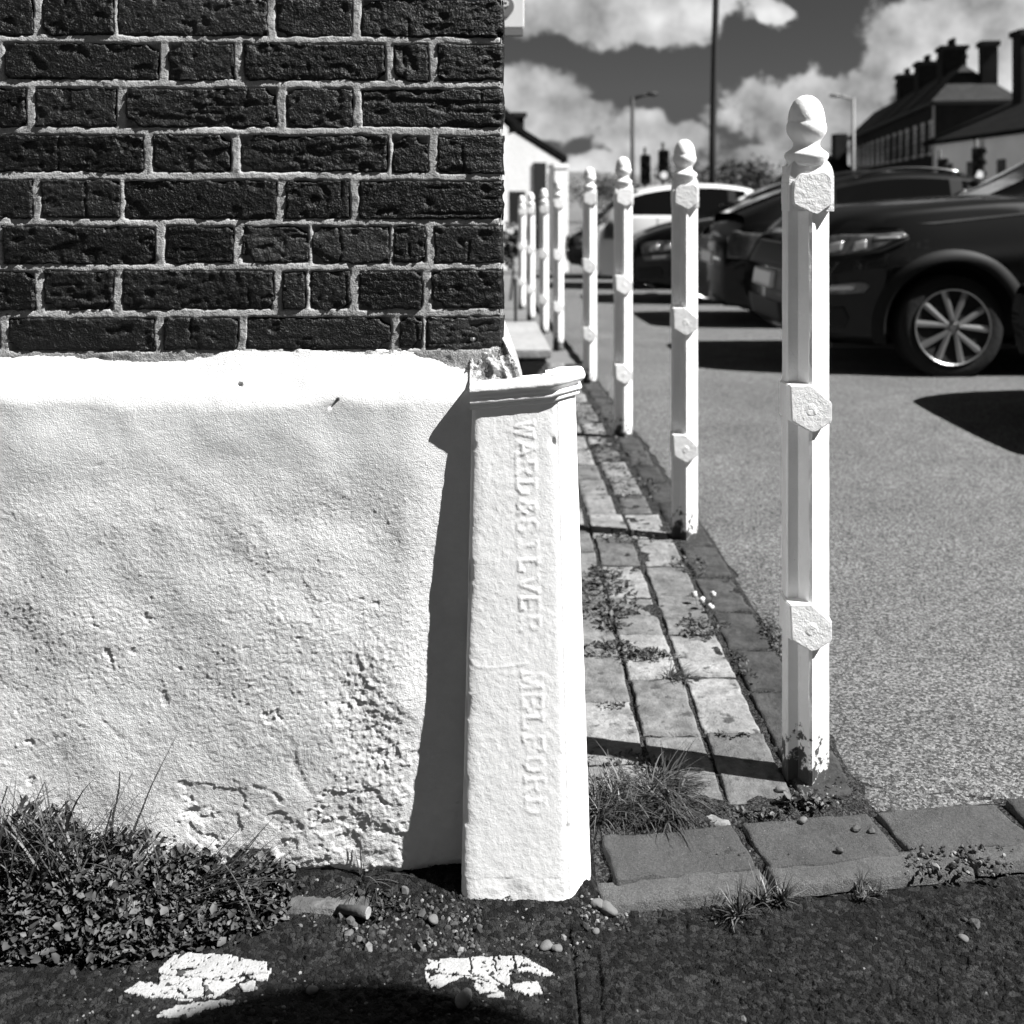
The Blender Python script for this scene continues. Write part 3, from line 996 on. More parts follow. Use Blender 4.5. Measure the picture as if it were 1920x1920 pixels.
def letters(word, y0, y1, x0, x1, hgt):
    """embossed word running down the face: y0..y1 photo rows, x centre x0..x1, letter tops to the right"""
    global h
    n = len(word)
    for i, ch in enumerate(word):
        if ch == ' ':
            continue
        pitch = (y1 - y0) / n
        yt = y0 + pitch * i + pitch * .14
        cw = pitch * .70
        fr = i / max(1, n - 1)
        xc = x0 + (x1 - x0) * fr
        best = np.full(X.shape, 9.0)
        for st in STROKES[ch]:
            pts = []
            for (lx, ly) in st:
                py = yt + lx * cw
                pxx = xc + (ly - .5) * hgt
                pts.append((WX(pxx, 1.675), WZ(py, 1.675)))
            best = np.minimum(best, polydist(X, Zg, pts))
        h = h + np.where(front, 0.0007 * (1 - sstep(.0008, .0050, best)) * (0.7 + .5 * vn(X * 60, Zg * 60, 8)), 0)


letters('WARD&SILVER', 792, 1188, 984, 994, 34)
letters('MELFORD', 1256, 1524, 996, 1004, 36)
# chips and a paint ridge
for (px, py, r, dd_) in ((1038, 835, .0045, .004), (1065, 1558, .006, .004), (1066, 1545, .004, .003)):
    q = np.hypot(X - WX(px, 1.675), (Zg - WZ(py, 1.675)) * .6)
    h = h - dd_ * np.exp(-(q / r) ** 2)
rg = .0016 * fbm(X * 60, Zg * 60, 3, 66) + polydist(X, Zg, [(WX(p, 1.675), WZ(q, 1.675)) for p, q in ((870, 1222), (890, 1248), (910, 1252), (945, 1250), (985, 1243))])
h = h + np.where(front, .0004 * np.exp(-(rg / .0028) ** 2), 0)
h = h + np.where(Zg < .03, .0012 * fbm(X * 40, Zg * 40, 3, 96), 0)
X = X + nx_ * h; Y = Y + ny_ * h
Zg2 = np.where(Zg < ZBOT + .004, Zg + .006 * fbm(X * 35, X * 0 + 1, 3, 97), Zg)
X0, Y0, Z0 = X - guard_org.x, Y - guard_org.y, Zg2 - guard_org.z
acc.grid(X0, Y0, Z0, 1.0)
obj('shaft', acc.mesh('shaft'), M['iron'], guard)

# moulded cap swept round front, facet and right side
prof = [(0.0, .000), (.0045, .002), (.0055, .0055), (.0045, .008), (.0025, .0095), (.0065, .0115), (.0098, .0145), (.0102, .0185), (.0080, .0215),
        (.0035, .0230), (.0038, .0275), (.0095, .0315), (.0150, .0355), (.0168, .0415), (.0160, .0475), (.0115, .0520), (.004, .0535), (-.02, .0545), (-.06, .056)]
yf0, xl0, xm0, xr0 = gpt(ZTOP - .01)
dp = xr0 - xm0
path = [(xl0 - .003, yf0, (0, -1)), (xl0 + .004, yf0, (0, -1))]
for k in range(1, 30):
    path.append((xl0 + (xm0 - xl0) * k / 30, yf0, (0, -1)))
path.append((xm0, yf0, (.414, -1)))
for k in range(1, 8):
    path.append((xm0 + dp * k / 8, yf0 + dp * k / 8, (.707, -.707)))
path.append((xr0, yf0 + dp, (1, -.414)))
for k in range(1, 8):
    path.append((xr0, yf0 + dp + .006 * k, (1, 0)))
nP = len(path)
# finer profile
pf = []
for (a0, a1) in zip(prof[:-1], prof[1:]):
    for k in range(3):
        pf.append((a0[0] + (a1[0] - a0[0]) * k / 3, a0[1] + (a1[1] - a0[1]) * k / 3))
pf.append(prof[-1])
XX = np.zeros((nP, len(pf))); YYc = XX.copy(); ZZ = XX.copy()
for i, (x, y, n) in enumerate(path):
    for j, (e, hz) in enumerate(pf):
        XX[i, j] = x + n[0] * e * .8; YYc[i, j] = y + n[1] * e * .62; ZZ[i, j] = ZTOP - .004 + hz * .72
nz_ = .0005 * fbm(XX * 70 + YYc * 50, ZZ * 160, 3, 98)
YYc = YYc - nz_; ZZ = ZZ + nz_ * .8
ZZ = ZZ + 0.085 * (XX - .02) + 0.004 * sstep(.060, .075, XX)       # the cap is set a little askew
acc = Acc()
acc.grid(XX - guard_org.x, YYc - guard_org.y, ZZ - guard_org.z, 1.0, flip=True)
# left end, closed
ring = [(XX[0, j], YYc[0, j], ZZ[0, j]) for j in range(len(pf))]
ringb = [(XX[0, j], 1.73, ZZ[0, j]) for j in range(len(pf))]
acc.raw([(p[0] - guard_org.x, p[1] - guard_org.y, p[2] - guard_org.z) for p in ring + ringb], [(j, j + 1, len(pf) + j + 1, len(pf) + j) for j in range(len(pf) - 1)])
obj('cap', acc.mesh('cap'), M['iron'], guard)
# ================================================================ WHITE IRON POSTS
def post_mesh_shaft():
    bm = bmesh.new()
    sec = [(-.036, .060), (-.036, .031), (-.033, .027), (-.0145, .030), (-.0115, .027), (-.0020, .004), (.0040, .0025), (.0090, .006), (.0425, .032), (.0430, .036), (.0430, .060)]
    add_prism_z(bm, sec, -0.10, 1.112, 60)
    bmesh.ops.bevel(bm, geom=[e for e in bm.edges if abs(e.verts[0].co.z - e.verts[1].co.z) > .005], offset=.0012, segments=2, affect='EDGES')
    # the three bosses: full square section with a pointed foot, where the ridge runs on
    def boss(pts, y0, left, bev=.0018):
        b2 = bmesh.new()
        back = [((left if x < -.02 else x + .002), z) for x, z in pts]
        fr = [b2.verts.new((x, y0, z)) for x, z in pts]
        md = [b2.verts.new((x, y0 + .016, z)) for x, z in back]
        bk = [b2.verts.new((x, .060, z)) for x, z in back]
        b2.faces.new(fr); b2.faces.new(bk[::-1]); n = len(pts)
        for r0, r1 in ((fr, md), (md, bk)):
            for q_ in range(n):
                b2.faces.new((r0[q_], r1[q_], r1[(q_ + 1) % n], r0[(q_ + 1) % n]))
        bmesh.ops.bevel(b2, geom=[e for e in b2.edges], offset=bev, segments=2, affect='EDGES')
        tmp = bpy.data.meshes.new('t'); b2.to_mesh(tmp); b2.free()
        bm.from_mesh(tmp); bpy.data.meshes.remove(tmp)
    boss([(-.0300, 1.055), (-.0300, 1.083), (-.0200, 1.0975), (.0250, 1.1005), (.0350, 1.094), (.0385, 1.080), (.0385, 1.043), (.0130, 1.024), (.0030, 1.026), (-.0300, 1.042)], -.0030, -.038)
    for zc in (.678, .287):
        boss([(-.0370, zc + .041), (0.0000, zc + .042), (.0370, zc + .010), (.0370, zc - .024), (.0110, zc - .041), (.0010, zc - .043), (-.0340, zc - .022)], -.0045, -.041)
        b2 = bmesh.new()
        bmesh.ops.create_icosphere(b2, subdivisions=3, radius=1.0, matrix=Matrix.Translation((.000, -.0042, zc - .002)) @ Matrix.Diagonal((.013, .0012, .012, 1)))
        tmp = bpy.data.meshes.new('t'); b2.to_mesh(tmp); b2.free()
        bm.from_mesh(tmp); bpy.data.meshes.remove(tmp)
    # rounded shoulders behind the top boss
    sh = []
    for k in range(9):
        t = k / 8
        sh.append((.0445 - .0135 * t ** 1.5, 1.090 + .032 * math.sin(t * math.pi / 2)))
    rings = []
    for r, z in sh:
        rings.append([bm.verts.new((.003 + sx * (r - .0045), .0305 + sy * min(r - .0145, .0295), z)) for sx, sy in ((-1, -1), (1, -1), (1, 1), (-1, 1))])
    for r0, r1 in zip(rings[:-1], rings[1:]):
        for k in range(4):
            bm.faces.new((r0[k], r0[(k + 1) % 4], r1[(k + 1) % 4], r1[k]))
    bm.faces.new(rings[-1])
    # square part of the top block (its left cheek)
    add_box(bm, -.0372, .0428, .0012, .0598, 1.030, 1.0902)
    return bm_mesh('shaft', bm)


def post_mesh_finial():
    bm = bmesh.new()
    prof = [(.034, 1.112), (.0355, 1.1215), (.0385, 1.1255), (.0395, 1.1310), (.0375, 1.1355), (.0300, 1.1410), (.0245, 1.1460), (.0232, 1.1510), (.0245, 1.1565), (.0290, 1.1625), (.0335, 1.1690), (.0357, 1.1760), (.0358, 1.1830), (.0348, 1.1880), (.0335, 1.1905), (.0330, 1.1920), (.0332, 1.1950), (.0326, 1.2020), (.0308, 1.2110), (.0278, 1.2200), (.0232, 1.2285), (.0170, 1.2350), (.0095, 1.2392), (.0015, 1.2405)]
    add_lathe(bm, prof, 40, 'z', (0.001, .031, 0))
    me = bm_mesh('finial', bm)
    return me


def rough_mesh(me, amp, sc, seed):
    n = len(me.vertices)
    co = np.zeros(n * 3, np.float32); me.vertices.foreach_get('co', co)
    no = np.zeros(n * 3, np.float32); me.vertices.foreach_get('normal', no)
    co = co.reshape(-1, 3); no = no.reshape(-1, 3)
    h = amp * fbm(co[:, 0] * sc + co[:, 1] * sc * .7, co[:, 2] * sc, 3, seed)
    co += no * h[:, None]
    me.vertices.foreach_set('co', co.ravel()); me.update()


POSTS = [   # photo x of the centre, distance, sunk, label
    (1514, 1.984, 0.0, 'nearest and tallest white iron post with acorn top, its foot behind the kerb stones'),
    (1283, 3.405, 0.0, 'white acorn post second from the front, its shadow falling across the bare pavers'),
    (1169, 4.84, 0.0, 'white acorn post third from the front, seen against the dark bonnet of a parked hatchback'),
    (1105, 6.29, 0.0, 'white acorn post fourth from the front, rising above the guard cap beside the stone step'),
    (1047, 8.25, 0.0, 'white acorn post fifth from the front, standing before the white porch column'),
    (1019, 9.45, 0.03, 'white acorn post sixth from the front, just left of the white porch column'),
    (995, 10.75, 0.03, 'white acorn post seventh from the front, beyond the far end of the stone step'),
    (978, 12.1, 0.03, 'farthest white acorn post at the end of the row, closest to the brick corner'),
]
proto = empty('post', (0, 0, 0), POSTS[0][3], 'post', 0, 'row of white posts along the house')
sm = post_mesh_shaft(); rough_mesh(sm, .0007, 90, 4)
so = obj('shaft', sm, M['post'], proto)
fm = post_mesh_finial(); rough_mesh(fm, .0003, 60, 6)
fo = obj('finial', fm, M['finial'], proto, True)
for i, (px, Yp, sunk, lab) in enumerate(POSTS):
    p = proto if i == 0 else copy_tree(proto)
    p.location = (WX(px, Yp), Yp - .02, gz(Yp) - sunk + (0.004 if i == 0 else 0))
    p.rotation_euler = (0, 0, R([0, -2, 3, -1, 4, -3, 2, 0][i]))
    p['label'] = lab

# ================================================================ PLANTS
def blade_strip(V, Q, T, base, az, length, lean, curl, width, tone, seg=6, twist=0.0):
    """one grass blade: a tapering curved strip"""
    n0 = len(V)
    px, py, pz = base
    el = lean
    sd = (-math.sin(az + twist), math.cos(az + twist))
    st = length / seg
    for k in range(seg + 1):
        wv = width * (1 - (k / seg) ** 1.6) * .5 + .00015
        V.append((px - sd[0] * wv, py - sd[1] * wv, pz)); V.append((px + sd[0] * wv, py + sd[1] * wv, pz))
        T += [tone, tone]
        px += math.cos(az) * math.cos(el) * st; py += math.sin(az) * math.cos(el) * st; pz += math.sin(el) * st
        el -= curl / seg
    for k in range(seg):
        a = n0 + 2 * k
        Q.append((a, a + 1, a + 3, a + 2))


def tuft(name, cx, cy, cz, n, rad, lmin, lmax, lean, curl, label, cat, seed, width=.0026, group=None, floor=True, spread=1.0, azr=None):
    rg_ = random.Random(seed)
    V, Q, T = [], [], []
    subs = []
    for k in range(max(3, n // 45)):
        r = rad * math.sqrt(rg_.random()); a0 = rg_.uniform(0, 2 * math.pi)
        subs.append((r * math.cos(a0), r * math.sin(a0) * spread, rg_.uniform(0, 6.283), rg_.uniform(.5, 1.15), rg_.uniform(.5, 1.4)))
    for i in range(n):
        sx_, sy_, sa, sl, stn = rg_.choice(subs)
        bx, by = sx_ + rg_.gauss(0, rad * .13), sy_ + rg_.gauss(0, rad * .13 * spread)
        az = (sa + rg_.gauss(0, 1.0)) if rg_.random() < .7 else rg_.uniform(0, 6.283)
        L = rg_.uniform(lmin, lmax) * sl
        le = rg_.uniform(*lean) * (1 if rg_.random() < .85 else 1.6); cu = rg_.uniform(*curl)
        blade_strip(V, Q, T, (bx, by, 0), az, L, le, cu, width * rg_.uniform(.6, 1.4), stn * rg_.choice([.5, .7, 1, 1.2, 2.2]), 6, rg_.uniform(-.4, .4))
    V = np.array(V)
    if floor:
        V[:, 2] = np.maximum(V[:, 2], .0015 + .003 * np.abs(vn(V[:, 0] * 200, V[:, 1] * 200, 2)))
    me = npmesh('blades', V, np.array(Q), np.array(T))
    o = obj(name, me, M['grass'])
    o.location = (cx, cy, cz)
    return tag(o, label, cat, group)


def gp(px, py, z=0.0):
    Y = F * (CAMZ - z) / (py - 372)
    return WX(px, Y), Y


def leafpatch(V, Q, T, p, nrm_az, tilt, roll, size, tone, wid=.55):
    """one small folded leaf"""
    c = Matrix.Rotation(nrm_az, 3, 'Z') @ Matrix.Rotation(-tilt, 3, 'Y') @ Matrix.Rotation(roll, 3, 'X')
    n0 = len(V)
    for q in ((0, 0, 0), (.35, wid * .5, .10), (.35, -wid * .5, .10), (.45, 0, .02), (.8, wid * .34, .07), (.8, -wid * .34, .07), (1, 0, -.06)):
        v = c @ Vector(q) * size
        V.append((p[0] + v.x, p[1] + v.y, p[2] + v.z)); T.append(tone)
    Q += [(n0, n0 + 1, n0 + 3), (n0, n0 + 3, n0 + 2), (n0 + 1, n0 + 4, n0 + 3), (n0 + 3, n0 + 5, n0 + 2), (n0 + 4, n0 + 6, n0 + 3), (n0 + 3, n0 + 6, n0 + 5)]


# the weed mat against the foot of the wall, at the left
wc = empty('weed_clump', (-.70, 1.66, 0), 'dense mound of small leaved weeds growing against the foot of the white plinth', 'weeds')
rg_ = random.Random(8)


def mound(x, y):
    a = np.clip((-.325 - x) / .42, 0, 1) ** .85 * .098 + .012 * np.clip((-.325 - x) / .05, 0, 1)
    yw = 1.70 + .02 * x
    wd = .075 + .075 * np.clip((-.30 - x) / .25, 0, 1)
    t = np.clip(1 - ((yw - y) / wd) ** 2, 0, 1)
    return a * t ** .6 * np.clip(.82 + .55 * fbm(x * 13, y * 13, 3, 19), .25, 1.4)


V, Q, T = [], [], []
cnt = 0
while cnt < 9000:
    x = rg_.uniform(-1.05, -.32); y = rg_.uniform(1.46, 1.695)
    hm = float(mound(x, y))
    if hm <= .003:
        continue
    zz = hm * (1 - .45 * rg_.random() ** 2) + rg_.gauss(0, .003)
    if rg_.random() > .35 + .75 * float(sstep(-.35, .25, fbm(x * 16, y * 16 + zz * 14, 3, 5))):
        continue
    gzv = float(gf(x, y))
    leafpatch(V, Q, T, (x + .70, y - 1.66, zz + gzv), rg_.uniform(0, 6.283), rg_.uniform(-.4, 1.0), rg_.uniform(-.8, .8), rg_.choice([rg_.uniform(.005, .009), rg_.uniform(.007, .013), rg_.uniform(.009, .018)]), rg_.choice([.5, .7, .9, 1.1, 1.4, 1.9]), rg_.uniform(.4, .8))
    cnt += 1
obj('leaves', npmesh('leaves', np.array(V), np.array(Q), np.array(T)), M['leaf'], wc)
V, Q, T = [], [], []
for i in range(1500):
    x = rg_.uniform(-1.0, -.33); y = rg_.uniform(1.5, 1.69); hm = float(mound(x, y))
    if hm < .01: continue
    blade_strip(V, Q, T, (x + .70, y - 1.66, float(gf(x, y))), rg_.uniform(0, 6.28), hm * rg_.uniform(.8, 1.15), rg_.uniform(1.0, 1.57), rg_.uniform(0, .8), .0016, rg_.uniform(.3, .8), 3)
obj('stems', npmesh('stems', np.array(V), np.array(Q), np.array(T)), M['grass'], wc)
# longer grass standing out of it
V, Q, T = [], [], []
for i in range(190):
    x = rg_.gauss(-.72, .10); y = rg_.uniform(1.60, 1.68)
    blade_strip(V, Q, T, (x + .74, y - 1.66, float(mound(x, y)) * .4), rg_.choice([rg_.uniform(-.7, .5), rg_.uniform(2.4, 3.6), rg_.uniform(0, 6.28)]), rg_.uniform(.10, .245), rg_.uniform(.85, 1.5), rg_.uniform(0, 1.2), rg_.uniform(.002, .0045), rg_.uniform(.5, 1.5), 8, rg_.uniform(-.6, .6))
o = obj('grass_tuft', npmesh('blades', np.array(V), np.array(Q), np.array(T)), M['grass']); o.location = (-.74, 1.66, 0)
tag(o, 'tall grass blades standing up from the left end of the weed mound', 'grass tuft')
V, Q, T = [], [], []
for i in range(60):
    x = rg_.gauss(-.455, .03); y = rg_.uniform(1.62, 1.67)
    blade_strip(V, Q, T, (x + .455, y - 1.66, float(mound(x, y)) * .5), rg_.uniform(-.5, .5), rg_.uniform(.08, .185), rg_.uniform(.3, 1.05), rg_.uniform(-.2, .5), rg_.uniform(.0018, .003), rg_.uniform(.5, 1.5), 8, rg_.uniform(-.6, .6))
o = obj('grass_tuft', npmesh('blades', np.array(V), np.array(Q), np.array(T)), M['grass']); o.location = (-.455, 1.66, 0)
tag(o, 'spray of grass leaning right from the weed mound, across the white plinth', 'grass tuft')

x, y = gp(1225, 1510)
tuft('grass_tuft', x, y, .004, 760, .075, .03, .125, (.05, .8), (.2, 1.7), 'largest grass tuft sprawling over pavers between the iron guard and nearest post', 'grass tuft', 21, .0028, spread=.8)
x, y = gp(1130, 1520)
tuft('grass_tuft', x, y, .002, 300, .035, .03, .10, (.2, 1.1), (.2, 1.5), 'grass tuft squeezed against the right side of the iron guard', 'grass tuft', 22, .0024)
x, y = gp(1268, 1275)
tuft('grass_tuft', x, y, .004, 80, .02, .035, .105, (.05, .8), (.2, 1.2), 'small loose grass tuft in the paver joint, beyond the post shadow', 'grass tuft', 23, .0026)
x, y = gp(1372, 1695)
tuft('grass_tuft', x, y, -.014, 90, .024, .02, .06, (.3, 1.4), (.2, 1.3), 'short grass tuft at the edge of the kerb strip, left of its neighbour', 'grass tuft', 24, .0022, spread=.5)
x, y = gp(1445, 1672)
tuft('grass_tuft', x, y, -.014, 110, .026, .02, .065, (.3, 1.4), (.2, 1.3), 'short upright grass tuft under the middle of the kerb strip', 'grass tuft', 25, .0022, spread=.5)
x, y = gp(1610, 1655)
tuft('grass_tuft', x, y, -.014, 70, .040, .012, .035, (.2, 1.2), (.2, 1.3), 'low scrap of grass at the kerb strip, farthest right of the tufts there', 'grass tuft', 26, .002, spread=.4)
x, y = gp(725, 1665)
tuft('grass_tuft', x, y, -.002, 60, .04, .03, .09, (.1, 1.2), (.2, 1.6), 'thin wiry grass at the wall foot, left of the iron guard', 'grass tuft', 27, .0022, spread=.5)
x, y = gp(670, 1650)
V, Q, T = [], [], []
blade_strip(V, Q, T, (0.012, 0, 0), 2.3, .085, 1.35, -.3, .003, .6, 8)
blade_strip(V, Q, T, (0.012, 0.004, 0), 2.7, .06, 1.2, -.2, .003, .6, 8)
for k in range(9):
    blade_strip(V, Q, T, (.005 * k - .01, 0, 0), 3.3 + .2 * k, .05, .5, .8, .002, .7, 6)
o = obj('weed', npmesh('blades', np.array(V), np.array(Q), np.array(T)), M['grass']); o.location = (x, y - .02, 0)
tag(o, 'single upright dry weed stalk against the foot of the plinth', 'weed')


def weedpatch(px, py, n, rx, ry, hh, label, seed, size=(.006, .014), z=0.002):
    rr = random.Random(seed)
    cx, cy = gp(px, py)
    V, Q, T = [], [], []
    # creeping stems: a chain of rooting points, every leaf on a thin stalk from the nearest
    K = 9
    roots = [(rx * .75 * (-1 + 2 * k / (K - 1)) if rx > ry else rr.uniform(-.3, .3) * rx, ry * .75 * (-1 + 2 * k / (K - 1)) if ry >= rx else rr.uniform(-.3, .3) * ry) for k in range(K)]
    for (x, y) in roots:
        V += [(x - .0006, y, .001), (x + .0006, y + .0006, .0016)]; T += [.7, .7]
    for k in range(K - 1):
        Q += [(2 * k, 2 * k + 1, 2 * k + 3), (2 * k, 2 * k + 3, 2 * k + 2)]
    for i in range(n):
        a = rr.uniform(0, 6.283); r = math.sqrt(rr.random())
        x = rx * r * math.cos(a); y = ry * r * math.sin(a)
        if vn((x + seed) * 50, (y + seed) * 50, seed) < -.35: continue
        n0 = len(V)
        leafpatch(V, Q, T, (x, y, hh * (1 - r * r) * rr.random()), rr.uniform(0, 6.283), rr.uniform(-.2, .9), rr.uniform(-.7, .7), rr.uniform(*size), rr.choice([.4, .6, .8, 1.0, 1.3]), rr.uniform(.35, .7))
        kk_ = min(range(K), key=lambda q_: (roots[q_][0] - x) ** 2 + (roots[q_][1] - y) ** 2)
        Q.append((2 * kk_, 2 * kk_ + 1, n0))
    o = obj('weed', npmesh('leaves', np.array(V), np.array(Q), np.array(T)), M['leaf'])
    o.location = (cx, cy, z + gz(cy))
    return tag(o, label, 'weed')


weedpatch(1135, 1120, 620, .085, .24, .024, 'broad leafy weed patch on the pavers right of the upper half of the guard', 31, (.008, .02))
weedpatch(1150, 1225, 300, .075, .06, .02, 'dark leafy weed on a paver joint next to the middle of the guard', 32)
weedpatch(1215, 1235, 240, .07, .03, .02, 'string of low weeds along a cross joint in the brick path', 33)
weedpatch(1310, 1180, 300, .05, .07, .025, 'dark weed beside the white seed heads on the brick edging', 34)
weedpatch(1450, 1190, 200, .03, .10, .02, 'weeds in the gap between brick edging and car park, left of the nearest post', 35)
weedpatch(1500, 1512, 260, .055, .02, .016, 'scatter of dry leaves and weeds at the foot of the nearest post', 36, (.006, .018))
weedpatch(720, 1690, 420, .055, .03, .012, 'ground weeds among gravel at the wall foot, left of the guard', 37, (.004, .009), -.006)
weedpatch(1120, 800, 200, .12, .5, .04, 'far dark weeds along the house side of the brick path', 38, (.01, .025))
weedpatch(1180, 915, 200, .12, .18, .02, 'low weeds on the brick edging before the second post', 39, (.008, .02))
weedpatch(1160, 1330, 120, .05, .015, .010, 'small weeds on the second paver joint next to the lower half of the guard', 41, (.005, .011))
weedpatch(1375, 1385, 90, .05, .010, .010, 'thin weeds in the cross joint left of the nearest post', 42, (.005, .012))
weedpatch(1395, 1255, 140, .02, .09, .012, 'weeds filling the long joint between pale pavers and dark edging', 43, (.005, .013))
weedpatch(1175, 1010, 160, .10, .06, .018, 'weeds on the pavers behind the shadow of the second post', 44, (.006, .016))
weedpatch(1290, 1060, 160, .05, .10, .014, 'weeds along the dark edging between the second post and the seed heads', 45, (.006, .016))
weedpatch(1145, 860, 200, .16, .22, .02, 'weeds on the brick path between the second and third posts', 46, (.008, .02))
weedpatch(1160, 1440, 240, .10, .05, .014, 'low leaves round the largest grass tuft, against the guard', 47, (.005, .014))
weedpatch(1420, 1530, 120, .07, .015, .010, 'thin weeds along the back edge of the middle kerb stone', 48, (.005, .012))
# seed heads
sh = empty('dandelion', (*gp(1320, 1150), 0), 'white fluffy seed heads on thin stalks beside the dark brick edging', 'dandelion')
for i, (px, py, hz) in enumerate(((1302, 1128, .03), (1316, 1138, .028), (1337, 1131, .034), (1332, 1145, .02))):
    bm = bmesh.new()
    x, y = gp(px, py + 8)
    zt = hz
    lx, ly = x - sh.location.x, y - sh.location.y
    bmesh.ops.create_icosphere(bm, subdivisions=2, radius=.008, matrix=Matrix.Translation((lx, ly, zt)))
    for v in bm.verts:
        v.co += (v.co - Vector((lx, ly, zt))) * random.uniform(-.25, .35)
    obj('seed_head', bm_mesh('seed_head', bm), M['fluff'], sh, True)
    bm = bmesh.new(); add_tube(bm, [(lx * .6, ly * .6, 0), (lx, ly, zt)], .0008, n=5)
    obj('stalk', bm_mesh('stalk', bm), M['grass'], sh)

# ================================================================ SMALL THINGS ON THE GROUND
# two islands of flaking white paint
def flake(name, polys, cracks, label, seed):
    allp = [gp(*p) for q in polys for p in q]
    x0, x1 = min(p[0] for p in allp), max(p[0] for p in allp); y0, y1 = min(p[1] for p in allp), max(p[1] for p in allp)
    res = .0011
    xs = np.arange(x0 - .01, x1 + .01, res); ys = np.arange(y0 - .01, y1 + .01, res * 1.3)
    X, Y = np.meshgrid(xs, ys)
    Xw = X + .0032 * fbm(X * 130, Y * 130, 3, seed); Yw = Y + .0032 * fbm(X * 130 + 9, Y * 130, 3, seed + 1)
    ins = np.zeros(X.shape, bool)
    for q in polys:
        ins |= inpoly(Xw, Yw, [gp(*p) for p in q])
    for c in cracks:
        ins &= polydist(Xw, Yw, [gp(*p) for p in c]) > .0007
    ins &= fbm(X * 45, Y * 65, 4, seed + 3) < .50
    ins &= fbm(X * 170, Y * 210, 3, seed + 4) < .50
    Z = gf(X, Y) + .0030 + .0012 * fbm(X * 60, Y * 60, 3, seed + 5)
    q = gridfaces(*X.shape)
    keep = ins.ravel()[q].all(1)
    q = q[keep]
    used = np.unique(q)
    mp = np.full(X.size, -1); mp[used] = np.arange(len(used))
    Vt = np.stack([X, Y, Z], -1).reshape(-1, 3)[used]
    # thickness: a second sheet 1.5 mm below
    n = len(Vt)
    top = mp[q]
    e = np.concatenate([top[:, [0, 1]], top[:, [1, 2]], top[:, [2, 3]], top[:, [3, 0]]])
    key = np.sort(e, 1); k1 = key[:, 0] * 10 ** 7 + key[:, 1]
    un, idx, ct = np.unique(k1, return_index=True, return_counts=True)
    rim = e[idx[ct == 1]]
    Vb = Vt.copy(); Vb[:, 2] -= .0045
    side = np.stack([rim[:, 1], rim[:, 0], rim[:, 0] + n, rim[:, 1] + n], -1)
    cx, cy = (x0 + x1) / 2, (y0 + y1) / 2
    VV = np.concatenate([Vt, Vb]); VV[:, 0] -= cx; VV[:, 1] -= cy
    o = obj(name, npmesh(name, VV, np.concatenate([top, side])), M['flake'])
    o.location = (cx, cy, 0)
    return tag(o, label, 'paint patch')


flake('paint_patch', [[(232, 1835), (262, 1812), (300, 1822), (298, 1790), (330, 1758), (420, 1765), (500, 1782), (512, 1795), (500, 1812), (460, 1808), (440, 1822), (400, 1848), (340, 1852), (290, 1846)],
                      [(290, 1880), (330, 1862), (442, 1844), (440, 1856), (380, 1868), (350, 1885)], [(445, 1820), (480, 1812), (478, 1830), (455, 1832)]],
      [[(300, 1800), (400, 1812), (500, 1800)], [(330, 1830), (350, 1846)], [(380, 1815), (385, 1848)], [(232, 1850), (440, 1846)], [(310, 1825), (360, 1812)]],
      'larger ragged island of flaking white paint on asphalt below the weed mound', 51)
flake('paint_patch', [[(797, 1775), (880, 1770), (980, 1765), (1012, 1784), (1046, 1802), (1020, 1804), (985, 1795), (960, 1800), (950, 1826), (905, 1812), (870, 1808), (810, 1830), (796, 1810)],
                      [(890, 1812), (925, 1818), (950, 1846), (905, 1845), (888, 1830)], [(960, 1820), (1010, 1812), (1020, 1842), (985, 1840), (962, 1832)]],
      [[(822, 1770), (820, 1795)], [(880, 1768), (884, 1798), (905, 1808)], [(925, 1766), (930, 1795)], [(962, 1766), (968, 1795)], [(800, 1800), (900, 1806)], [(915, 1802), (950, 1824)]],
      'smaller cracked island of flaking white paint on asphalt before the guard foot', 61)

# a slab of old footing at the wall
acc = Acc()
(x0, y0), (x1, y1) = gp(535, 1712), gp(690, 1668)
stone_top(acc, 0, 0, .03, .125, .055, .004, .5, res=.0025, amp=.003, seed=77, depth=.02, rnd=.008)
o = obj('footing_slab', acc.mesh('footing_slab'), M['paver']); o.location = (WX(615, 1.66), 1.657, -.002)
tag(o, 'flat worn slab at the wall foot, between the weed mound and the dry stalk', 'slab')

PEB = [(1121, 1701, .0095, 0, 'pale round pebble left of two at the right foot of the guard'), (1137, 1697, .0080, 0, 'small white pebble touching the pale pair at the right foot of the guard'),
       (1141, 1713, .0135, .5, 'largest oval grey pebble on its side below the guard foot'), (1043, 1783, .0075, 0, 'pale round pebble at the right end of the smaller paint island'),
       (1024, 1779, .0095, .3, 'flat pale pebble next to a rounder one, on the smaller paint island'), (868, 1880, .0120, .9, 'pointed grey pebble alone between the smaller paint island and the shadow'),
       (812, 1729, .0085, .2, 'pale flat pebble among gravel under the left foot of the guard'), (1506, 1541, .0070, .3, 'white chip of stone on the kerb joint below the nearest post'),
       (1463, 1484, .0080, .4, 'white angular chip at the left foot of the nearest post'), (1806, 1763, .0065, .2, 'small white pebble alone on the dark asphalt at the far right'),
       (1118, 1750, .0055, 0, 'tiny white pebble on the edge of the dark repair strip'), (585, 1862, .0085, .1, 'pale pebble left in the gravel between the two paint islands')]
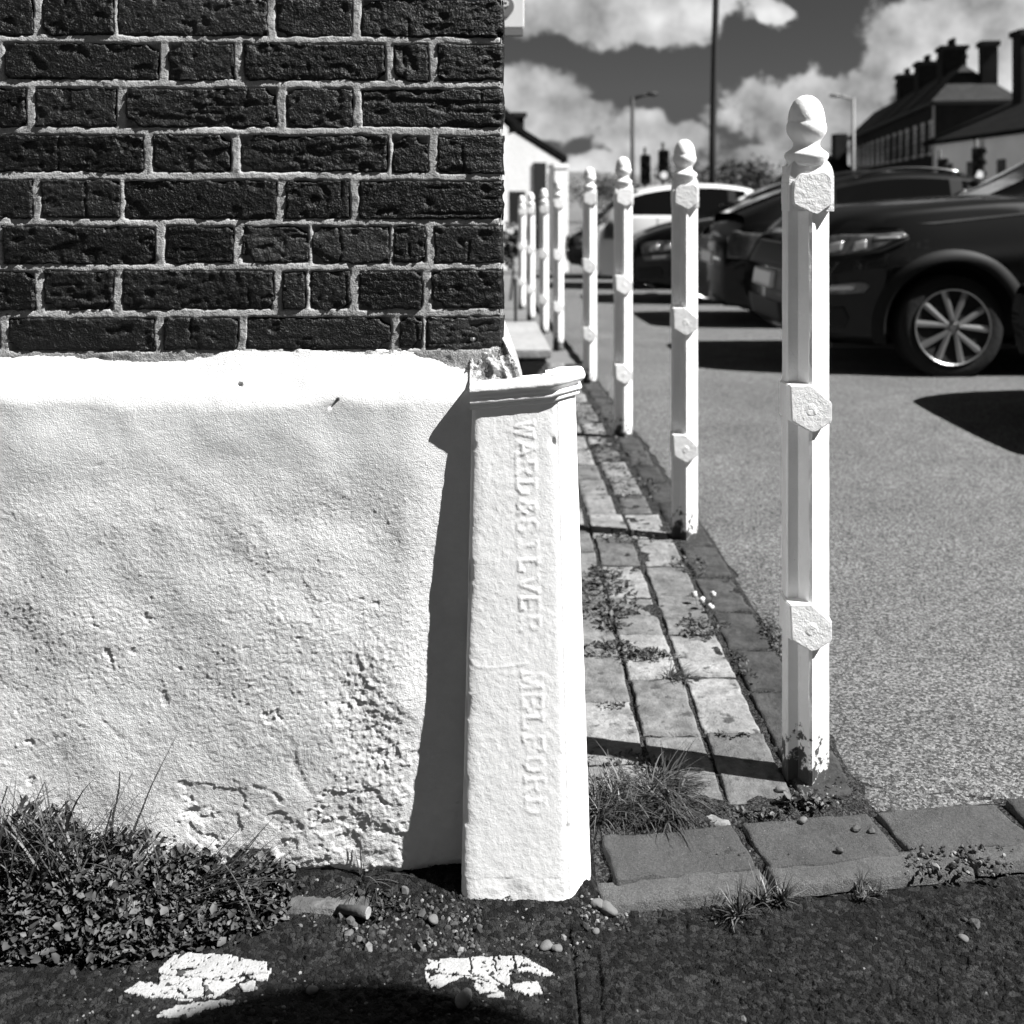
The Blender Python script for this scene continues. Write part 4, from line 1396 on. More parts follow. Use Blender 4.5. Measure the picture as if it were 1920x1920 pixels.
for i, (px, py, r, el, lab) in enumerate(PEB):
    bm = bmesh.new()
    bmesh.ops.create_icosphere(bm, subdivisions=3, radius=r)
    rr = random.Random(i)
    for v in bm.verts:
        s = 1 + .24 * float(vn(v.co.x / r * .9 + i * 5.3, v.co.y / r * .9 + v.co.z / r * .8, i))
        v.co = Vector((v.co.x * s * (1 + .35 * el), v.co.y * s * (1 - .15 * el), v.co.z * s * .62))
    o = obj('pebble', bm_mesh('pebble', bm), M['pebble'], None, True)
    zz = float(gf(0, 0))
    x, y = gp(px, py, -.016)
    zg = float(gf(x, y)) if py > 1660 else .003
    x, y = gp(px, py, zg)
    o.location = (x, y, zg + r * .5); o.rotation_euler = (0, rr.uniform(-.2, .2), rr.uniform(0, 6))
    tag(o, lab, 'pebble', 'loose pebbles at the guard foot and kerb')
DARKP = [(1605, 1557, .0075, 'dark stone chip on the middle kerb stone near its right joint'), (1575, 1597, .006, 'dark chip alone in the middle of a kerb stone'), (1828, 1738, .009, 'dark lump standing on asphalt at the far right'), (1412, 1653, .0065, 'dark crumb on the kerb strip below the first joint'), (1262, 1657, .007, 'dark crumb on the left end of the kerb strip'),
         (1634, 1560, .006, 'dark chip beside the joint of the middle and right kerb stones')]
for i, (px, py, r, lab) in enumerate(DARKP):
    bm = bmesh.new(); bmesh.ops.create_icosphere(bm, subdivisions=2, radius=r)
    for v in bm.verts:
        v.co *= 1 + .35 * float(vn(v.co.x / r * 1.5 + i * 3, v.co.y / r * 1.5 + v.co.z / r, i + 50))
        v.co.z *= .7
    o = obj('stone_chip', bm_mesh('stone_chip', bm), M['pebbled'], None, False)
    zg = .002 if py < 1630 else -.012 if py < 1680 else -.018
    x, y = gp(px, py, zg); o.location = (x, y, zg + r * .4)
    tag(o, lab, 'stone chip', 'dark chips on kerb and asphalt')

# cut twig lying by the slab
tw = empty('cut_twig', (*gp(672, 1722, -.01), -.006), 'short cut twig with pale round end lying in gravel by the wall foot', 'twig')
bm = bmesh.new(); add_tube(bm, [(-.030, .006, .006), (.0, .0, .0075), (.014, -.006, .008)], .0062, .0085, 14)
obj('bark', bm_mesh('bark', bm), M['pebbled'], tw, True)
bm = bmesh.new(); add_tube(bm, [(.0142, -.0061, .008), (.0160, -.0069, .008)], .0084, .0078, 16)
obj('cut_end', bm_mesh('cut_end', bm), M['twig'], tw)

# loose gravel: nobody could count it
rr = random.Random(44)
V, Q, T = [], [], []
ico = bmesh.new(); bmesh.ops.create_icosphere(ico, subdivisions=1, radius=1)
iv = np.array([v.co[:] for v in ico.verts]); iq = np.array([[v.index for v in f.verts] for f in ico.faces]); ico.free()
zones = [(640, 900, 1690, 1775, 420, .0016, .0042), (1090, 1180, 1690, 1740, 120, .0014, .0036), (860, 1110, 1710, 1800, 180, .001, .003), (100, 1080, 1790, 1915, 420, .001, .003), (1150, 1900, 1700, 1910, 90, .001, .0026), (1120, 1420, 1668, 1720, 130, .0014, .0034), (1480, 1580, 1470, 1530, 110, .0012, .0036),
         (1330, 1480, 1540, 1620, 30, .001, .002), (1700, 1900, 1600, 1660, 150, .0012, .0036), (560, 700, 1680, 1740, 120, .0012, .0035)]
Vl, Ql, Tl, nn = [], [], [], 0
for (a, b, c, d, n, r0, r1) in zones:
    for i in range(n):
        px, py = rr.uniform(a, b), rr.uniform(c, d)
        x, y = gp(px, py, -.012)
        zg = float(gf(x, y)) if py > 1660 else .001
        r = rr.uniform(r0, r1) * (1 + (rr.random() < .06))
        rot = np.array(Matrix.Rotation(rr.uniform(0, 6), 3, 'Z') @ Matrix.Rotation(rr.uniform(0, 6), 3, 'X'))
        vv_ = (iv * (1 + .3 * np.array([rr.uniform(-1, 1) for _ in range(len(iv))])[:, None])) * np.array([r * rr.uniform(.8, 1.4), r, r * .8])
        Vl.append(vv_ @ rot.T + np.array([x, y, zg + r * .3])); Ql.append(iq + nn); nn += len(iv)
        Tl.append(np.full(len(iv), rr.choice([.08, .1, .12, .15, .2, .3, .4, .8])))
M['gravel'] = mat('gravel', 0.20, 0.85, tone=True, var=[(200, .3, 3)])
o = obj('gravel', npmesh('gravel', np.concatenate(Vl), np.concatenate(Ql), np.concatenate(Tl), False), M['gravel'])
tag(o, 'loose gravel scattered along the wall foot and kerb', 'gravel', kind='stuff')

# stone doorstep farther along the house, and a thin stake
ds = empty('doorstep', (-.05, 7.2, gz(7.2)), 'pale flat stone doorstep on a grey block, beyond the brick corner', 'doorstep')
bm = bmesh.new()
vsl = [bm.verts.new(p) for p in ((-.35, -.72, .135), (.285, -.72, .135), (.23, .78, .135), (-.35, .78, .135), (-.35, -.72, .185), (.285, -.72, .185), (.23, .78, .185), (-.35, .78, .185))]
for f in ((0, 3, 2, 1), (4, 5, 6, 7), (0, 1, 5, 4), (1, 2, 6, 5), (2, 3, 7, 6), (3, 0, 4, 7)):
    bm.faces.new([vsl[i] for i in f])
bmesh.ops.bevel(bm, geom=bm.edges[:], offset=.008, segments=2, affect='EDGES')
obj('slab', bm_mesh('slab', bm), M['step'], ds)
bm = bmesh.new(); add_box(bm, -.35, .10, -.66, .6, -.1, .133); add_box(bm, .102, .262, -.675, .55, -.1, .120)
bmesh.ops.bevel(bm, geom=bm.edges[:], offset=.01, segments=2, affect='EDGES')
obj('block', bm_mesh('block', bm), M['stepd'], ds)
bm = bmesh.new(); add_tube(bm, [(WX(967, 10), 10, gz(10) - .03), (WX(966, 10), 10, WZ(522, 10))], .014, n=8)
o = obj('stake', bm_mesh('stake', bm), M['steel']); tag(o, 'thin black stake standing behind the stone doorstep', 'stake')

# sign jutting out beyond the brick corner
sg = empty('wall_sign', (-.03, 3.2, 1.53), 'white projecting sign with grey round mark and grey foot band, beyond the brick corner', 'sign')
box('board', -.075, WX(983, 3.2) + .03, 0, .012, WZ(52, 3.2) - 1.53, .42, M['sign'], sg, .003)
box('foot_band', -.072, WX(981, 3.2) + .03, -.003, .014, 0.0, WZ(53, 3.2) - 1.53, M['signg'], sg, .002)
bm = bmesh.new(); add_lathe(bm, [(.001, -.0035), (.031, -.0035), (.031, .0)], 32, 'y', (WX(944, 3.2) + .03, 0, WZ(12, 3.2) - 1.53))
mk = obj('round_mark', bm_mesh('round_mark', bm), M['signg'], sg)
bm = bmesh.new()
cxs, czs = WX(946, 3.2) + .03, WZ(12, 3.2) - 1.53
add_box(bm, cxs - .008, cxs - .003, -.006, -.004, czs - .017, czs + .017)
add_box(bm, cxs - .003, cxs + .007, -.006, -.004, czs + .012, czs + .017); add_box(bm, cxs - .003, cxs + .007, -.006, -.004, czs - .001, czs + .004); add_box(bm, cxs + .007, cxs + .012, -.006, -.004, czs + .002, czs + .014)
obj('letter', bm_mesh('letter', bm), M['sign'], mk)
box('bracket', -.20, -.072, .0, .010, .10, .14, M['steel'], sg)
# ================================================================ CARS
def interp(pts, x):
    return np.interp(x, [p[0] for p in pts], [p[1] for p in pts])


def smooth_curve(pts, n=3):
    """rounds a polyline by corner cutting"""
    p = [np.array(q, float) for q in pts]
    for _ in range(n):
        q = [p[0]]
        for a, b in zip(p[:-1], p[1:]):
            q += [a * .75 + b * .25, a * .25 + b * .75]
        q.append(p[-1]); p = q
    return [(float(a[0]), float(a[1])) for a in p]


def make_car(label, cat, loc, rz, L, W, belt, roof, xa, xw1, xw2, xb, wr, fo, wb, paint, flare=False, group='cars parked across the car park', rails=False, bpill=None, plate_side=True, detail=True, plates=True):
    car = empty('parked_car', loc, label, cat, rz, group)
    belt = smooth_curve(belt); roof = smooth_curve(roof, 2)
    sill = .20; archR = wr + .085
    axles = (fo, fo + wb)
    zc = wr

    def bz(x): return interp(belt, x)

    def half(x, z):
        x = np.asarray(x, float); z = np.asarray(z, float)
        fr = np.clip(1 - x / .95, 0, 1); re = np.clip(1 - (L - x) / .7, 0, 1)
        plan = 1 - .30 * fr ** 2.4 - .20 * re ** 2.4 - .02 * np.clip(x / L - .6, 0, 1)
        s = np.clip((z - sill) / (bz(x) - sill), 0, 1.1)
        sec = 1 - .055 * (1 - s) ** 2 - .10 * np.clip(s - .62, 0, 1) ** 1.5 / .38
        sec = sec + .012 * np.exp(-((s - .62) / .06) ** 2)
        return W / 2 * plan * sec

    def shear(x, z):
        """slants nose and tail"""
        x = np.asarray(x, float)
        f = np.clip(1 - x / .6, 0, 1) ** 2; r = np.clip(1 - (L - x) / .5, 0, 1) ** 2
        q = ((z - .48) / .5)
        return x + .16 * f * q * np.abs(q) * np.sign(q) * (1 + .6 * (z > .48)) - .10 * r * q * q

    def to(x, y, z):
        return np.stack([L / 2 - np.asarray(x), y, z], -1)

    xs = np.unique(np.concatenate([np.linspace(0, L, 150)] + [np.linspace(a - archR, a + archR, 61) for a in axles]))
    zl = np.full(xs.shape, sill) + .05 * np.clip(1 - xs / .4, 0, 1)
    for a in axles:
        m = np.abs(xs - a) < archR
        zl = np.where(m, np.maximum(zl, zc + np.sqrt(np.maximum(archR ** 2 - (xs - a) ** 2, 0))), zl)
    ns = 14
    side = []
    for k in range(ns):
        s = k / (ns - 1)
        z = zl + (bz(xs) - zl) * s
        side.append((shear(xs, z), half(xs, z), z))
    hb = half(xs, bz(xs))
    for fr, dz in ((.97, .014), (.92, .024), (.8, .033), (.6, .043), (.35, .05), (0.0, .054)):
        z = bz(xs) + dz
        side.append((shear(xs, z), hb * fr, z))
    PX_ = np.stack([s[0] for s in side], 1); PY_ = np.stack([s[1] for s in side], 1); PZ_ = np.stack([s[2] for s in side], 1)
    acc = Acc()
    for sg_ in (1, -1):
        v = to(PX_, PY_ * sg_, PZ_)
        acc.grid(v[..., 0], v[..., 1], v[..., 2], 1.0, flip=sg_ < 0)
        # arch lips turning in
        v2 = to(np.stack([PX_[:, 0], PX_[:, 0]], 1), np.stack([PY_[:, 0], PY_[:, 0] - .05], 1) * sg_, np.stack([PZ_[:, 0], PZ_[:, 0]], 1))
        acc.grid(v2[..., 0], v2[..., 1], v2[..., 2], 1.0)
    for end in (0, -1):
        for j in range(len(side) - 1):
            p = [to(PX_[end, j], PY_[end, j], PZ_[end, j]), to(PX_[end, j + 1], PY_[end, j + 1], PZ_[end, j + 1]), to(PX_[end, j + 1], -PY_[end, j + 1], PZ_[end, j + 1]), to(PX_[end, j], -PY_[end, j], PZ_[end, j])]
            acc.raw(p, [(0, 1, 2, 3)])
    me = acc.mesh('body')
    bm = bmesh.new(); bm.from_mesh(me); bmesh.ops.remove_doubles(bm, verts=bm.verts[:], dist=.0008); bm.to_mesh(me); bm.free()
    for p_ in me.polygons: p_.use_smooth = True
    obj('body', me, paint, car)
    # dark underside and wheel wells
    bm = bmesh.new()
    add_box(bm, -L / 2 + .35, L / 2 - .45, -W / 2 + .27, W / 2 - .27, .19, .72)
    add_box(bm, -L / 2 + .2, L / 2 - .25, -W / 2 + .20, W / 2 - .20, .17, .20)
    for a in axles:
        add_box(bm, L / 2 - a - archR, L / 2 - a + archR, -W / 2 + .24, W / 2 - .24, .25, zc + archR)
    obj('underbody', bm_mesh('underbody', bm), M['black'], car)
    # greenhouse
    gx = np.linspace(xa, xb, 90)
    rz_ = np.maximum(interp(roof, gx), bz(gx) + .03)
    wb_ = half(gx, bz(gx)) * .975
    rows = []
    for f in (0, .25, .5, .75, 1.0):
        z = (bz(gx) - .01) + (rz_ - .055 - bz(gx) + .01) * f
        rows.append((wb_ - .30 * np.maximum(z - bz(gx), 0) - .02 * f, np.maximum(z, bz(gx) - .01)))
    y5 = rows[-1][0]
    rows.append((y5 - .035, rz_ - .018)); rows.append((y5 - .10, rz_)); rows.append((y5 * .55, rz_ + .012)); rows.append((y5 * 0, rz_ + .018))
    GY = np.stack([r[0] for r in rows], 1); GZ = np.stack([r[1] for r in rows], 1); GX = np.repeat(gx[:, None], len(rows), 1)
    q = gridfaces(*GX.shape)
    xi = (q[:, 0] // GX.shape[1]); xm_ = (gx[xi] + gx[np.minimum(xi + 1, len(gx) - 1)]) / 2
    rj = q[:, 0] % GX.shape[1]
    is_side = rj < 4
    ap = np.interp(xm_, [xa, xw1], [.16, .05])
    pill = np.zeros(len(q), bool)
    for b in (bpill or [xa + (xb - xa) * .42]):
        pill |= is_side & (np.abs(xm_ - b) < .045)
    pill |= is_side & (rj == 0) & False
    nearA = xm_ < xa + .28; nearC = xm_ > xw2 + .12
    paint_f = (~is_side & (xm_ > xw1) & (xm_ < xw2)) | (rj == 4) | (is_side & (rj == 3) & (xm_ < xw1 + .1)) | (is_side & nearA & (rj >= 1)) | (is_side & nearC)
    glass_f = ~paint_f & ~pill
    jobs = [('roof', paint_f & ~pill, paint, (1, -1)), ('windscreen', glass_f & ~is_side & (xm_ <= (xw1 + xw2) / 2), M['glass'], (1, -1)), ('rear_window', glass_f & ~is_side & (xm_ > (xw1 + xw2) / 2), M['glass'], (1, -1))]
    cuts = [xa - 1] + list(bpill or [xa + (xb - xa) * .42]) + [xb + 1]
    for c0, c1 in zip(cuts[:-1], cuts[1:]):
        for sd in (1, -1):
            jobs.append(('side_window', glass_f & is_side & (xm_ > c0) & (xm_ < c1), M['glass'], (sd,)))
    for sd in (1, -1):
        jobs.append(('pillar', pill, M['plastic'], (sd,)))
    for part, mk_, mt, sds in jobs:
        acc = Acc()
        qq = q[mk_]
        if not len(qq): continue
        used = np.unique(qq); mp = np.zeros(GX.size, int); mp[used] = np.arange(len(used))
        if len(sds) == 2 and not is_side[mk_].any() or part == 'roof':
            for sg_ in sds:
                v = to(GX, GY * sg_, GZ).reshape(-1, 3)[used]
                acc.raw(v, mp[qq])
            me = acc.mesh(part)
            bm = bmesh.new(); bm.from_mesh(me); bmesh.ops.remove_doubles(bm, verts=bm.verts[:], dist=.0008); bm.to_mesh(me); bm.free()
            for p_ in me.polygons: p_.use_smooth = True
        else:
            v = to(GX, GY * sds[0], GZ).reshape(-1, 3)[used]
            acc.raw(v, mp[qq])
            me = acc.mesh(part)
        obj(part, me, mt, car)

    def patch(name, xz, m, sides=(1, -1), off=.006, n=16, parent=car, rows=10):
        """a lamp, trim or seam lying on the flank: scanlines of a polygon in side view, pressed on the body"""
        zs_ = [p[1] for p in xz]
        z0, z1 = min(zs_) + 1e-4, max(zs_) - 1e-4
        zr = np.linspace(z0, z1, rows)
        out = []
        acc = Acc()
        Xr, Zr = [], []
        for z in zr:
            xsx = []
            for (ax, az), (bx, b_z) in zip(xz, xz[1:] + xz[:1]):
                if (az > z) != (b_z > z):
                    xsx.append(ax + (bx - ax) * (z - az) / (b_z - az))
            if len(xsx) < 2: xsx = [xsx[0] if xsx else xz[0][0]] * 2
            Xr.append(np.linspace(min(xsx), max(xsx), n)); Zr.append(np.full(n, z))
        Xr = np.array(Xr); Zr = np.array(Zr)
        last = None
        for sg_ in sides:
            acc = Acc()
            Xp, Zp = np.pad(Xr, 1, 'edge'), np.pad(Zr, 1, 'edge')
            of = np.full(Xp.shape, off); of[0] = of[-1] = -.02; of[:, 0] = of[:, -1] = -.02
            v = to(shear(Xp, Zp), (half(Xp, Zp) + of) * sg_, Zp)
            acc.grid(v[..., 0], v[..., 1], v[..., 2])
            par = parent[sg_] if isinstance(parent, dict) else parent
            o_ = obj(name, acc.mesh(name), m, par)
            last = last or {}
            last[sg_] = o_
        return last

    def endpatch(name, y0, y1, z0, z1, m, front=True, off=.008, parent=car):
        """something on the nose or tail"""
        Yp, Zp = np.meshgrid(np.linspace(y0, y1, 10), np.linspace(z0, z1, 6))
        xe = 0.0 if front else L
        Yp, Zp = np.pad(Yp, 1, 'edge'), np.pad(Zp, 1, 'edge')
        of = np.full(Yp.shape, off); of[0] = of[-1] = -.02; of[:, 0] = of[:, -1] = -.02
        Xp = shear(np.full(Yp.shape, xe), Zp) + (-of if front else of)
        bm_ = Acc()
        v = to(Xp, Yp, Zp); bm_.grid(v[..., 0], v[..., 1], v[..., 2])
        return obj(name, bm_.mesh(name), m, parent)

    # wheels
    tp = [(wr * .60, -.10), (wr * .80, -.115), (wr * .95, -.108), (wr, -.085), (wr, .085), (wr * .95, .108), (wr * .80, .115), (wr * .60, .10)]
    first = None
    for ai, a in enumerate(axles):
        for sg_ in (1, -1):
            if first is None:
                bm = bmesh.new(); add_lathe(bm, tp, 56, 'y')
                tyre = obj('wheel', bm_mesh('wheel', bm), M['rubber'], car, True)
                bm = bmesh.new()
                rr0 = wr * .70
                # rim lip and dark well
                add_lathe(bm, [(rr0 * .985, -.118), (rr0 * 1.02, -.1235), (rr0 * 1.03, -.112), (rr0 * 1.03, -.02)], 48, 'y')
                bmesh.ops.delete(bm, geom=[f for f in bm.faces if len(f.verts) > 4], context='FACES')
                if detail:
                    for s_ in range(5):
                        for dd in (-.17, .17):
                            a0 = 2 * math.pi * s_ / 5 + .23 + dd * .35; a1 = 2 * math.pi * s_ / 5 + .23 + dd * 1.75
                            p0 = Vector((math.cos(a0), 0, math.sin(a0))) * rr0 * .16; p1 = Vector((math.cos(a1), 0, math.sin(a1))) * rr0 * .99
                            t = (p1 - p0).normalized(); nn_ = Vector((-t.z, 0, t.x))
                            v8 = [p0 + nn_ * .013, p0 - nn_ * .013, p1 - nn_ * .021, p1 + nn_ * .021]
                            fr = [bm.verts.new(v + Vector((0, -.105 - .012 * (i < 2), 0))) for i, v in enumerate(v8)]
                            mid = [bm.verts.new(p0 + Vector((0, -.122, 0))), bm.verts.new(p1 + Vector((0, -.113, 0)))]
                            bk = [bm.verts.new(v + Vector((0, -.07, 0))) for v in v8]
                            bm.faces.new((fr[0], mid[0], mid[1], fr[3])); bm.faces.new((mid[0], fr[1], fr[2], mid[1]))
                            for i in range(4):
                                bm.faces.new((fr[i], fr[(i + 1) % 4], bk[(i + 1) % 4], bk[i]))
                    add_lathe(bm, [(.001, -.118), (.022, -.118), (.026, -.110), (.045, -.106), (.055, -.09), (.055, -.05)], 24, 'y')
                else:
                    for s_ in range(7):
                        a0 = 2 * math.pi * s_ / 7
                        c_, s2 = math.cos(a0), math.sin(a0)
                        vv8 = [bm.verts.new((c_ * r_ - s2 * w_, -.112, s2 * r_ + c_ * w_)) for r_, w_ in ((.02, .02), (.02, -.02), (rr0, -.03), (rr0, .03))]
                        bm.faces.new(vv8)
                rim = obj('rim', bm_mesh('rim', bm), M['alloy'], tyre)
                bm = bmesh.new(); add_lathe(bm, [(.001, -.045), (rr0 * 1.0, -.045), (rr0 * 1.0, .03), (.001, .03)], 40, 'y')
                well = obj('rim_back', bm_mesh('rim_back', bm), M['black'], tyre)  # black backing disc that fills the rim behind the spokes
                first = tyre
                wv = tyre
            else:
                wv = copy_tree(first, car)
            wv.location = (L / 2 - a, sg_ * (W / 2 - .125 - .02), zc)
            # local -y faces out; turn round on the +y side
            wv.rotation_euler = (0, .4 * ai, math.pi if sg_ > 0 else 0)
            if flare or True:
                bm = bmesh.new()
                n = 44; th0, th1 = R(-22), R(202)
                rings = []
                r_in, r_out = archR - .012, archR + (.062 if flare else .012)
                for k in range(n + 1):
                    th = th0 + (th1 - th0) * k / n
                    ring = []
                    for rr_, offy in ((r_in, -.03), (r_in, .012), (r_in + .012, .016), (r_out, .010), (r_out + .003, -.02)):
                        lx = a + rr_ * math.cos(th); lz = max(zc + rr_ * math.sin(th), .21)
                        yv = float(half(lx, lz)) + offy
                        p = to(float(shear(lx, lz)), yv * sg_, lz)
                        ring.append(bm.verts.new(tuple(p)))
                    rings.append(ring)
                for r0_, r1_ in zip(rings[:-1], rings[1:]):
                    for i in range(4):
                        bm.faces.new((r0_[i], r0_[i + 1], r1_[i + 1], r1_[i]))
                obj('wheel_arch', bm_mesh('wheel_arch', bm), M['plastic'] if flare else paint, car, True)
    # lamps
    bzf = float(bz(.35))
    hl = [(.06, bzf - .13), (.10, bzf - .25), (.32, bzf - .235), (.50, bzf - .175), (.66, bzf - .105), (.63, bzf - .085), (.40, bzf - .10), (.16, bzf - .105)]
    h_ = patch('headlight', hl, M['lens'])
    for sd_ in (1, -1):
        for (u0, u1, z0_, z1_) in ((.17, .26, .215, .145), (.33, .41, .200, .135), (.46, .61, .128, .112)):
            patch('projector', [(u0, bzf - z0_), (u1, bzf - z0_ + .008), (u1, bzf - z1_ + .004), (u0, bzf - z1_)], M['projector'], sides=(sd_,), off=.0095, parent=h_, n=6, rows=5)
    patch('bonnet_seam', [(.20, bzf - .075), (.60, bzf - .045), (xa + .1, float(bz(xa)) - .035), (xa + .1, float(bz(xa)) - .047), (.60, bzf - .058), (.20, bzf - .088)], M['black'], off=.003, n=40, rows=6)
    patch('lamp_rim', [(.10, bzf - .25), (.50, bzf - .185), (.66, bzf - .115), (.66, bzf - .13), (.50, bzf - .205), (.10, bzf - .275)], M['plastic'], off=.009, parent=h_)
    f_ = patch('fog_lamp', [(.10, .545), (.13, .50), (.40, .515), (.44, .565), (.40, .585)], M['lens'], off=.009)
    patch('projector', [(.20, .525), (.34, .530), (.36, .568), (.22, .562)], M['projector'], off=.012, parent=f_, n=6, rows=5)
    patch('intake', [(.04, .42), (.06, .30), (.30, .30), (.33, .36), (.30, .43)], M['black'], off=.006)
    bzr = float(bz(L - .3))
    patch('tail_light', [(L - .42, bzr - .08), (L - .08, bzr - .06), (L - .03, bzr - .12), (L - .04, bzr - .30), (L - .20, bzr - .30), (L - .26, bzr - .17)], M['lensd'], off=.01)
    # doors: dark seams and handles
    for sxx in (fo + .62, fo + .62 + .98, fo + wb - .12):
        patch('door_seam', [(sxx, .26), (sxx + .012, .26), (sxx + .03, float(bz(sxx)) - .02), (sxx + .018, float(bz(sxx)) - .02)], M['black'], off=.0025, n=2, rows=14)
    for hx in (fo + 1.38, fo + 2.2):
        patch('door_handle', [(hx, .80), (hx + .17, .81), (hx + .17, .785), (hx, .775)], paint, off=.028, n=5, rows=3)
    patch('sill_trim', [(fo + archR + .03, .22), (fo + wb - archR - .03, .22), (fo + wb - archR - .03, .34), (fo + archR + .03, .34)], M['plastic'], off=.008, n=30, rows=4)
    # nose and tail
    endpatch('grille', -.36 * W / 2 * 1.6, .36 * W / 2 * 1.6, bzf - .33, bzf - .17, M['black'])
    endpatch('lower_grille', -.45, .45, .28, .42, M['black'])
    if plates:
        endpatch('number_plate', -.26, .26, .50, .61, M['plate'], True, .022)
        endpatch('number_plate', -.26, .26, .50 + .05, .66, M['plate'], False, .022)
    endpatch('bumper_strip', -.62, .62, bzr - .33, bzr - .30, M['chrome'], False, .012)
    # wing mirrors
    xm0_ = xa + .38
    for sg_ in (1, -1):
        bm = bmesh.new()
        bmesh.ops.create_icosphere(bm, subdivisions=3, radius=1.0, matrix=Matrix.Diagonal((.06, .115, .075, 1)))
        o_ = obj('wing_mirror', bm_mesh('wing_mirror', bm), paint, car, True)
        zz_ = float(bz(xm0_)) + .09
        o_.location = (L / 2 - xm0_, sg_ * (float(half(xm0_, float(bz(xm0_)))) + .085), zz_)
    if rails:
        for sg_ in (1, -1):
            bm = bmesh.new()
            xs_ = np.linspace(xw1 + .15, xw2 - .1, 14)
            yv = np.interp(xs_, gx, y5)
            zv = np.interp(xs_, gx, rz_) + .035 * np.sin(np.linspace(0, math.pi, 14)) ** .4 + .0
            add_tube(bm, [tuple(to(a_, b_ * sg_ - sg_ * .07, c_)) for a_, b_, c_ in zip(xs_, yv, zv)], .016, n=8)
            obj('roof_rail', bm_mesh('roof_rail', bm), M['chrome'], car, True)
    return car


SUV_BELT = [(0, .80), (.10, .93), (.45, .985), (1.0, 1.035), (1.35, 1.06), (3.6, 1.10), (4.35, 1.08), (4.45, .95)]
SUV_ROOF = [(1.44, 1.06), (1.82, 1.22), (2.34, 1.52), (2.85, 1.64), (3.4, 1.64), (4.0, 1.55), (4.32, 1.15)]
HB_BELT = [(0, .66), (.12, .76), (.5, .86), (1.05, .95), (1.3, .97), (3.3, 1.01), (3.85, 1.00), (3.98, .80)]
HB_ROOF = [(.90, .95), (1.35, 1.16), (1.85, 1.38), (2.4, 1.455), (3.0, 1.44), (3.6, 1.33), (3.92, 1.03)]
SA_BELT = [(0, .60), (.15, .70), (.55, .79), (1.15, .87), (1.4, .89), (3.5, .93), (4.4, .95), (4.55, .75)]
SA_ROOF = [(1.15, .89), (1.7, 1.12), (2.2, 1.32), (2.75, 1.385), (3.3, 1.36), (3.9, 1.20), (4.45, .97)]

suv = dict(L=4.5, W=1.86, belt=SUV_BELT, roof=SUV_ROOF, xa=1.46, xw1=2.36, xw2=3.9, xb=4.34, wr=.318, fo=.92, wb=2.62)
hatch = dict(L=4.0, W=1.74, belt=HB_BELT, roof=HB_ROOF, xa=.93, xw1=1.9, xw2=3.45, xb=3.93, wr=.31, fo=.82, wb=2.5)
saloon = dict(L=4.6, W=1.8, belt=SA_BELT, roof=SA_ROOF, xa=1.2, xw1=2.3, xw2=3.5, xb=4.4, wr=.315, fo=.86, wb=2.7)


def park(d, label, cat, xnose, yc, left=True, **kw):
    """left: nose towards the posts; else tail towards them"""
    L = d['L']
    return make_car(label, cat, (xnose + L / 2, yc, gz(yc)), math.pi if left else 0.0, **{**d, **kw})


GRP = 'cars parked across the car park'
park(suv, 'dark grey off-road car with ten spoke wheel and black wheel arches behind nearest post', 'car', 1.71, 7.45, True, paint=M['paint_g'], flare=True, rails=True)
park(saloon, 'dark car at the right edge of the picture, only its front corner in view', 'car', 2.56, 5.0, True, paint=M['paint_d'], flare=False)
park(saloon, 'black estate car parked tail first, rear lamp between second and nearest posts', 'car', 1.83, 10.3, False, paint=M['paint_d'], rails=True)
park(hatch, 'black hatchback facing left between the third and second posts, its bonnet below the white car', 'car', 1.36, 13.0, True, paint=M['paint_d'])
park(hatch, 'white car parked beyond the black hatchback, its pale roof behind the second post', 'car', 1.18, 15.6, False, paint=M['paint_w'])
park(hatch, 'dark car beyond the fourth post, only its black nose in view', 'car', .90, 18.2, True, paint=M['paint_d'], detail=False)
park(suv, 'tall black car far off behind the tall dark pole', 'car', 3.9, 21.5, True, paint=M['paint_d'], detail=False, rails=True)
park(suv, 'dark car far off, roof just showing over the off-road car bonnet', 'car', 6.4, 24.5, True, paint=M['paint_d'], detail=False)

# globe on a pole added out of view to cast the asphalt's rounded shadow
T_ = 2.5
gl = empty('shadow_caster', (-.17 + .961 * T_, 1.203 - .276 * T_, -.02), 'unseen globe on a slim black post, added to cast the rounded asphalt shadow', 'street lamp')
HG = T_ * math.tan(SUN_EL) + .0
bm = bmesh.new(); add_lathe(bm, [(.09, 0), (.09, .5), (.07, .56), (.045, .6), (.038, HG - .34), (.07, HG - .33), (.09, HG - .28)], 24, 'z')
obj('pole', bm_mesh('pole', bm), M['steel'], gl, True)
bm = bmesh.new(); bmesh.ops.create_uvsphere(bm, u_segments=40, v_segments=24, radius=.30, matrix=Matrix.Translation((0, 0, HG)))
obj('globe', bm_mesh('globe', bm), M['globe'], gl, True)
# ================================================================ BUILDINGS BEYOND
def poly_obj(name, faces, m, parent=None):
    bm = bmesh.new()
    cache = {}
    for f in faces:
        vs = []
        for p in f:
            k = tuple(round(c, 4) for c in p)
            if k not in cache: cache[k] = bm.verts.new(p)
            vs.append(cache[k])
        bm.faces.new(vs)
    return obj(name, bm_mesh(name, bm), m, parent)


# ---- the terrace at the right: one house built, the others copied, the last with a hipped end
RZ = R(-10.3)
D = Vector((math.sin(R(10.3)), math.cos(R(10.3)), 0))
T0 = Vector((25.7, 66.5, -.52))


